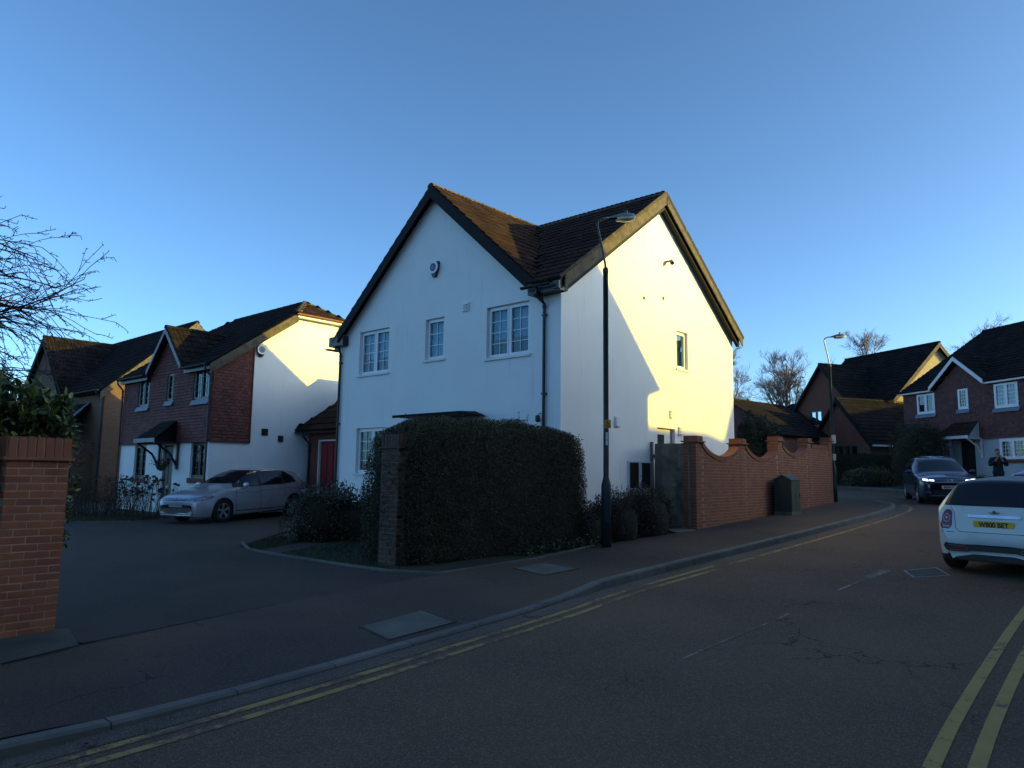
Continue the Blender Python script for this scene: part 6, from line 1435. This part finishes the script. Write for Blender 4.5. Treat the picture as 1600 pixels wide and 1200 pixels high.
for v, sg in (('left', -1), ('right', 1)):
    c1.drape('window_surround', [(.92, .925), (-.9, .965), (-1.46, 1.01), (-1.40, 1.19), (-1.16, 1.355), (-.6, 1.395), (0, 1.385), (.22, 1.345), (.60, 1.16)], v, 'trim', .004)
    c1.drape('side_window', [(.78, .955), (.06, .965), (.03, 1.355), (.18, 1.32), (.55, 1.14)], v, 'cglass', .008); c1.drape('side_window', [(-.06, .967), (-.90, .99), (-.90, 1.355), (-.05, 1.365)], v, 'cglass', .008); c1.drape('quarter_window', [(-.94, 1.0), (-1.40, 1.035), (-1.35, 1.17), (-1.16, 1.30), (-.94, 1.345)], v, 'cglass', .008)
    c1.line('door_gap', [(.86, .30), (.90, .60), (.88, .90)], v); c1.line('door_gap', [(.0, .26), (.0, .93)], v); c1.line('door_gap', [(-.98, .62), (-.93, .96)], v); c1.drape('sill_trim', [(.90, .285), (-.96, .285), (-.96, .305), (.90, .305)], v, 'chrome', .006); c1.line('waist_line', [(1.0, .79), (-1.9, .86)], v, w_=.004)
c1.drape('windscreen_surround', [(-.63, 1.035), (.63, 1.035), (.575, 1.395), (-.575, 1.395)], 'front', 'trim', .004)
c1.drape('windscreen', [(-.62, 1.05), (.62, 1.05), (.555, 1.375), (-.555, 1.375)], 'front', 'cglass', .008); c1.drape('rear_window', [(-.56, 1.05), (.56, 1.05), (.50, 1.32), (-.50, 1.32)], 'rear', 'cglass')
for f in (lambda p: p, mirror): c1.drape('headlight', f([(.36, .615), (.70, .60), (.80, .64), (.80, .72), (.44, .68)]), 'front', 'headoff', .007); c1.drape('fog_lamp', f([(.50, .345), (.61, .355), (.61, .415), (.50, .405)]), 'front', 'trim', .006)
for v in ('left', 'right'): c1.drape('headlight', [(1.60, .70), (1.80, .645), (2.04, .605), (2.06, .69), (1.86, .735), (1.66, .755)], v, 'headoff', .007)
c1.drape('grille', [(-.36, .615), (.36, .615), (.40, .675), (-.40, .675)], 'front', 'trim', .005); c1.drape('grille_bar', [(-.38, .64), (.38, .64), (.38, .65), (-.38, .65)], 'front', 'chrome', .010)
c1.drape('lower_grille', [(-.47, .30), (.47, .30), (.45, .42), (-.45, .42)], 'front', 'trim', .005); c1.drape('front_lip', [(-.68, .255), (.68, .255), (.68, .275), (-.68, .275)], 'front', 'chrome', .006)
c1.plate('', 0, .50, 'front', 'plated'); badge_vw(c1, 0, .65, 'front', .055); mirrors(c1, .62, .99, .86, 'silver'); handles(c1, (.20, -.75), .80, .9, 'silver')
# dark blue car coming round the bend
SUV = dict(L=4.50, W=1.84, axles=(1.38, -1.30), ra=.39, zc=.36, R=.345, spokes=5, crown=.08, cladding=True,
    zt=[(2.25, .72), (2.2, .86), (2.1, .93), (1.7, 1.01), (1.2, 1.06), (1.0, 1.10), (.25, 1.52), (0, 1.60), (-.5, 1.655), (-1.2, 1.64), (-1.8, 1.56), (-2.1, 1.15), (-2.2, .95), (-2.25, .6)],
    zb=[(2.25, .68), (2.1, .85), (1.3, .97), (.9, 1.0), (0, 1.03), (-1.6, 1.08), (-2.1, 1.0), (-2.25, .5)],
    w=[(2.25, .62), (2.22, .72), (2.12, .82), (1.9, .88), (1.5, .915), (0, .92), (-1.5, .915), (-2.0, .86), (-2.25, .70)],
    wr=[(2.25, .55), (1.9, .72), (1.2, .78), (.9, .76), (.2, .64), (-.5, .63), (-1.6, .60), (-2.0, .62), (-2.25, .5)],
    zs=[(2.25, .28), (2.15, .24), (1.9, .22), (0, .24), (-2.0, .28), (-2.25, .40)])
c2 = Car('dark_blue_car', 'dark blue sport utility car with lit headlights coming round the bend', (15.72, 27.45), R(200), SUV, 'navy', off=.005)
for v in ('left', 'right'):
    c2.drape('side_window', [(.66, 1.05), (.02, 1.07), (.0, 1.50), (.10, 1.50), (.45, 1.28)], v, 'cglass'); c2.drape('side_window', [(-.06, 1.07), (-1.0, 1.10), (-1.0, 1.53), (-.06, 1.53)], v, 'cglass'); c2.drape('quarter_window', [(-1.06, 1.11), (-1.62, 1.14), (-1.55, 1.42), (-1.06, 1.52)], v, 'cglass'); c2.line('door_gap', [(0, .34), (0, 1.05)], v); c2.line('roof_rail', [(.2, 1.60), (-1.4, 1.63)], v, 'chrome', .01, .03)
c2.drape('windscreen', [(-.71, 1.12), (.71, 1.12), (.60, 1.52), (-.60, 1.52)], 'front', 'cglass', .005)
for f in (lambda p: p, mirror):
    hl = c2.drape('headlight', f([(.44, .775), (.80, .80), (.86, .865), (.80, .885), (.46, .845)]), 'front', 'headoff', .006); c2.drape('lamp', f([(.64, .80), (.79, .82), (.79, .865), (.64, .855)]), 'front', 'headon', .016, hl); c2.drape('lamp', f([(.47, .80), (.60, .81), (.60, .84), (.47, .835)]), 'front', 'headon', .016, hl); c2.drape('fog_lamp', f([(.58, .40), (.76, .42), (.76, .46), (.58, .44)]), 'front', 'headoff', .006)
c2.drape('grille', [(-.43, .74), (.43, .74), (.43, .85), (-.43, .85)], 'front', 'trim', .005)
for z in (.755, .80, .845): c2.drape('grille_bar', [(-.44, z), (.44, z), (.44, z + .010), (-.44, z + .010)], 'front', 'chrome', .010)
c2.drape('lower_grille', [(-.52, .34), (.52, .34), (.48, .50), (-.48, .50)], 'front', 'trim', .005); c2.drape('lower_trim', [(-.6, .305), (.6, .305), (.6, .32), (-.6, .32)], 'front', 'galv', .007)
c2.plate('BG70 OLU', 0, .60, 'front', 'platew'); badge_vw(c2, 0, .805, 'front', .075); mirrors(c2, .64, 1.10, .90, 'navy'); handles(c2, (.15, -.85), .92, .9, 'navy')
# cream small hatchback, nearest on the right
MINI = dict(L=3.70, W=1.68, axles=(1.20, -1.24), ra=.335, zc=.315, R=.305, spokes=5, crown=.055, cladding=True, roofz=1.315,
    zt=[(1.85, .62), (1.8, .74), (1.7, .82), (1.2, .93), (.85, .99), (.45, 1.30), (.2, 1.37), (-.3, 1.405), (-1.0, 1.395), (-1.36, 1.365), (-1.46, 1.345), (-1.66, .99), (-1.735, .935), (-1.79, .70), (-1.805, .60), (-1.835, .56), (-1.85, .44)],
    zb=[(1.85, .58), (1.6, .76), (1.0, .89), (0, .92), (-1.4, .955), (-1.64, .95), (-1.72, .86), (-1.85, .46)],
    w=[(1.85, .52), (1.78, .66), (1.6, .77), (1.3, .83), (0, .84), (-1.25, .84), (-1.5, .83), (-1.64, .80), (-1.74, .745), (-1.80, .70), (-1.84, .64), (-1.85, .58)],
    wr=[(1.85, .4), (1.3, .68), (.8, .68), (.3, .60), (-1.0, .585), (-1.44, .565), (-1.64, .64), (-1.75, .60), (-1.85, .5)],
    zs=[(1.85, .30), (1.7, .20), (0, .19), (-1.55, .19), (-1.80, .20), (-1.85, .22)])
az = R(50); hv = Vector((math.sin(az), math.cos(az), 0)); ctr = Vector((7.44, 11.24, 0)) + hv * 1.24
c3 = Car('cream_hatchback', 'small cream hatchback with black roof seen from behind at the right edge, yellow number plate', (ctr.x, ctr.y), az, MINI, 'cream', 'black', off=.005)
c3.drape('rear_pillar_trim', [(-.70, .985), (.70, .985), (.665, 1.10), (.575, 1.345), (-.575, 1.345), (-.665, 1.10)], 'rear', 'black', .003, step=.03)
c3.drape('rear_window', [(-.60, 1.00), (.60, 1.00), (.615, 1.05), (.535, 1.29), (.50, 1.315), (-.50, 1.315), (-.535, 1.29), (-.615, 1.05)], 'rear', 'cglass', .009, step=.03)
for v in ('left', 'right'):
    c3.drape('window_surround', [(.80, .94), (-1.44, .975), (-1.42, 1.28), (-.1, 1.335), (.40, 1.31), (.56, 1.20)], v, 'black', .003); c3.drape('side_window', [(.72, .955), (-.12, .965), (-.10, 1.31), (.38, 1.29), (.50, 1.20)], v, 'cglass', .008); c3.drape('side_window', [(-.16, .967), (-1.32, .985), (-1.28, 1.28), (-1.2, 1.31), (-.14, 1.315)], v, 'cglass', .008); c3.line('door_gap', [(-.25, .30), (-.2, .93)], v)
def blob(cx, cz, rx, rz, e=2.6, sk=0.0, n=28):
    out = []
    for i in range(n):
        t = 2 * math.pi * i / n; c_, s_ = math.cos(t), math.sin(t); x = abs(c_) ** (2 / e) * (1 if c_ > 0 else -1) * rx; z = abs(s_) ** (2 / e) * (1 if s_ > 0 else -1) * rz; out.append((cx + x * (1 - .18 * z / rz) + sk * z, cz + z))
    return out
for f in (lambda p: p, mirror):
    tlm = c3.drape('tail_light_surround', f(blob(.628, .782, .084, .150, 3.0, -.06)), 'rear', 'chrome', .004, step=.02); c3.drape('tail_light', f(blob(.628, .782, .074, .140, 3.0, -.06)), 'rear', 'tail', .010, tlm, .02)
    c3.drape('indicator_lens', f(blob(.628, .80, .050, .062, 2)), 'rear', 'tailw', .014, tlm, .015); c3.drape('brake_lens', f(blob(.628, .80, .040, .050, 2)), 'rear', 'tail', .018, tlm, .015); c3.drape('lens_centre', f(blob(.628, .80, .016, .020, 2)), 'rear', 'tailw', .022, tlm, .015)
    c3.drape('reverse_lens', f([(.578, .665), (.676, .672), (.676, .692), (.578, .685)]), 'rear', 'tailw', .014, tlm, .03)
c3.drape('bumper_insert', [(-.64, .345), (-.60, .325), (-.36, .325), (-.28, .345), (.28, .345), (.36, .325), (.60, .325), (.64, .345), (.67, .40), (.64, .445), (.30, .425), (-.30, .425), (-.64, .445), (-.67, .40)], 'rear', 'trim', .005, step=.03)
for f in (lambda p: p, mirror):
    rs_ = c3.drape('bumper_slot', f([(.36, .342), (.58, .342), (.63, .385), (.61, .42), (.36, .405), (.33, .375)]), 'rear', 'chrome', .009, step=.03); c3.drape('slot_recess', f([(.37, .350), (.575, .350), (.617, .387), (.60, .412), (.37, .397), (.345, .375)]), 'rear', 'trim', .012, rs_, .03); c3.drape('reflector', f([(.37, .355), (.50, .355), (.50, .395), (.37, .390)]), 'rear', 'tail', .016, rs_, .03)
c3.drape('diffuser', [(-.56, .20), (.56, .20), (.50, .245), (.34, .262), (.26, .30), (-.26, .30), (-.34, .262), (-.50, .245)], 'rear', 'trim', .006, step=.03)
c3.drape('boot_handle', [(-.33, .820), (.33, .820), (.345, .838), (.33, .858), (-.33, .858), (-.345, .838)], 'rear', 'chrome', .022, step=.03)
c3.line('boot_gap', [(-.60, .97), (-.53, .88), (-.50, .66), (-.44, .612), (.44, .612), (.50, .66), (.53, .88), (.60, .97)], 'rear', 'trim', .004); c3.line('bumper_gap', [(-.72, .60), (-.52, .605)], 'rear', 'trim', .004); c3.line('bumper_gap', [(.52, .605), (.72, .60)], 'rear', 'trim', .004)
c3.plate('W800 BET', 0, .725, 'rear', 'platey')
y = c3.bvh.ray_cast(Vector((0, -9, .905)), Vector((0, 1, 0)))[0].y - .008; mb = MB()
mb.lathe([(.026, .0), (.026, -.008)], 16, (0, y, .905), 'y')
for sg in (-1, 1):
    for k in range(3): mb.prism([(sg * .026, y, .905 - k * .009), (sg * (.072 - k * .010), y, .908 - k * .010), (sg * (.072 - k * .010), y, .903 - k * .010), (sg * .026, y, .899 - k * .009)], (0, -.006, 0))
mb.build('emblem', M['chrome'], c3.r); mirrors(c3, .62, 1.0, .80, 'black')
MB().tube([(0, -1.60, 1.10), (.30, -1.54, 1.06)], .008, 6).build('rear_wiper', M['trim'], c3.r)
# pale blue car parked ahead of it
BL = dict(GOLF); BL['zt'] = [(a, b * .965) for a, b in GOLF['zt']]
az = R(50); c4 = Car('pale_blue_hatchback', 'pale blue hatchback parked just beyond the cream car, only its roof showing', (12.35, 16.55), az, GOLF, 'bluep', off=.005)
c4.drape('rear_window', [(-.56, 1.05), (.56, 1.05), (.50, 1.30), (-.50, 1.30)], 'rear', 'cglass')
for v in ('left', 'right'): c4.drape('side_window', [(.62, .945), (-.92, .985), (-.92, 1.365), (.13, 1.355), (.45, 1.14)], v, 'cglass')
MB().tube([(0, -1.3, 1.44), (0, -1.42, 1.52)], .010, 6).build('aerial', M['trim'], c4.r)

# ------------------------------------------------------------------ person in the far right drive
def skin(name, chains, m, parent, sub=2):
    vs = []; es = []; rs = []; idx = {}
    for ch in chains:
        prev = None
        for (p, r) in ch:
            k = tuple(round(c, 4) for c in p)
            if k not in idx: idx[k] = len(vs); vs.append(p); rs.append(r)
            if prev is not None and prev != idx[k]: es.append((prev, idx[k]))
            prev = idx[k]
    me = bpy.data.meshes.new(name); me.from_pydata(vs, es, []); o = bpy.data.objects.new(name, me); COL.objects.link(o)
    md = o.modifiers.new('s', 'SKIN'); md.use_smooth_shade = True; md.branch_smoothing = .6
    for v, r in zip(me.skin_vertices[0].data, rs): v.radius = (r, r) if not isinstance(r, tuple) else r
    me.skin_vertices[0].data[0].use_root = True
    sb = o.modifiers.new('u', 'SUBSURF'); sb.levels = sub; sb.render_levels = sub
    bpy.context.view_layer.update(); m2 = bpy.data.meshes.new_from_object(o.evaluated_get(bpy.context.evaluated_depsgraph_get())); bpy.data.objects.remove(o); m2.materials.clear(); m2.shade_smooth()
    return link(name, m2, m, parent)
px_, py_ = 18.95, 28.9
pr = thing('person', 'person in dark jacket on the far right drive, both hands raised to the face', 'person', (px_, py_, g(px_, py_) + .11), R(158))
# local: faces +y
arms = []
for sg in (-1, 1):
    arms.append([((0, 0, 1.36), .13), ((sg * .19, 0, 1.42), .068), ((sg * .27, .06, 1.14), .048), ((sg * .10, .28, 1.34), .036), ((sg * .06, .30, 1.43), .028)])
legs = [[((0, 0, .95), (.15, .11)), ((sg * .10, 0, .86), .085), ((sg * .11, .01, .48), .058), ((sg * .115, -.02, .10), .040), ((sg * .13, .12, .04), .036)] for sg in (-1, 1)]
torso = [[((0, 0, .95), (.15, .11)), ((0, 0, 1.15), (.15, .10)), ((0, 0, 1.36), (.16, .11)), ((0, .01, 1.50), .055), ((0, .02, 1.57), .075), ((0, .03, 1.65), (.098, .112)), ((0, .02, 1.74), (.092, .108))]]
fing = []
for sg in (-1, 1):
    w0 = Vector((sg * .06, .30, 1.43))
    for k, L in enumerate((.070, .078, .072, .058)): b = w0 + Vector((-sg * .01 + sg * (k - 1.5) * .017, .01, .07)); fing.append([(tuple(w0), .028), (tuple(b), .010), (tuple(b + Vector((-sg * .015, -.01, L * .6))), .0085), (tuple(b + Vector((-sg * .035, -.03, L * .8))), .0075)])
    fing.append([(tuple(w0), .028), (tuple(w0 + Vector((-sg * .035, -.01, .04))), .011), (tuple(w0 + Vector((-sg * .05, -.02, .085))), .009)])
skin('body', torso + arms + legs + fing, 'skin', pr)
J = [[((0, 0, .84), (.19, .14)), ((0, 0, .93), (.205, .155)), ((0, 0, 1.10), (.195, .15)), ((0, 0, 1.36), (.205, .15)), ((0, .005, 1.49), .10)]] + [[((0, 0, 1.36), (.205, .15)), ((sg * .21, 0, 1.42), .10), ((sg * .29, .06, 1.14), .080), ((sg * .12, .26, 1.33), .056)] for sg in (-1, 1)]
skin('jacket', J, 'coat', pr); skin('trousers', [[((0, 0, .93), (.16, .12)), ((sg * .10, 0, .85), .102), ((sg * .11, .01, .48), .080), ((sg * .115, -.02, .10), .070)] for sg in (-1, 1)], 'jean', pr)
bm = bmesh.new(); bmesh.ops.create_uvsphere(bm, u_segments=16, v_segments=10, radius=1)
for v in bm.verts: v.co = Vector((v.co.x * .086, v.co.y * .098 - .014, 1.715 + v.co.z * .092))
me = bpy.data.meshes.new('hair'); bm.to_mesh(me); bm.free(); me.shade_smooth(); link('hair', me, 'hair', pr)
for nm, m_, pts, r_ in (('eyes', 'ink', [(-.03, .118, 1.675), (.03, .118, 1.675)], .010), ('nose', 'skin', [(0, .130, 1.645)], .016), ('ears', 'skin', [(-.082, .03, 1.655), (.082, .03, 1.655)], .022), ('mouth', 'tail', [(-.012, .118, 1.60), (.012, .118, 1.60)], .010)):
    mb = MB()
    for p in pts: mb.lathe([(r_ * .3, -r_ * 1.1), (r_, -r_ * .4), (r_, r_ * .4), (r_ * .3, r_ * 1.1)], 8, p)
    mb.build(nm, M[m_], pr, smooth=True)
sh = MB()
for sg in (-1, 1): sh.bbox(sg * .125 - .05, sg * .125 + .05, -.09, .19, -.01, .08, .02)
sh.build('shoes', M['black'], pr)
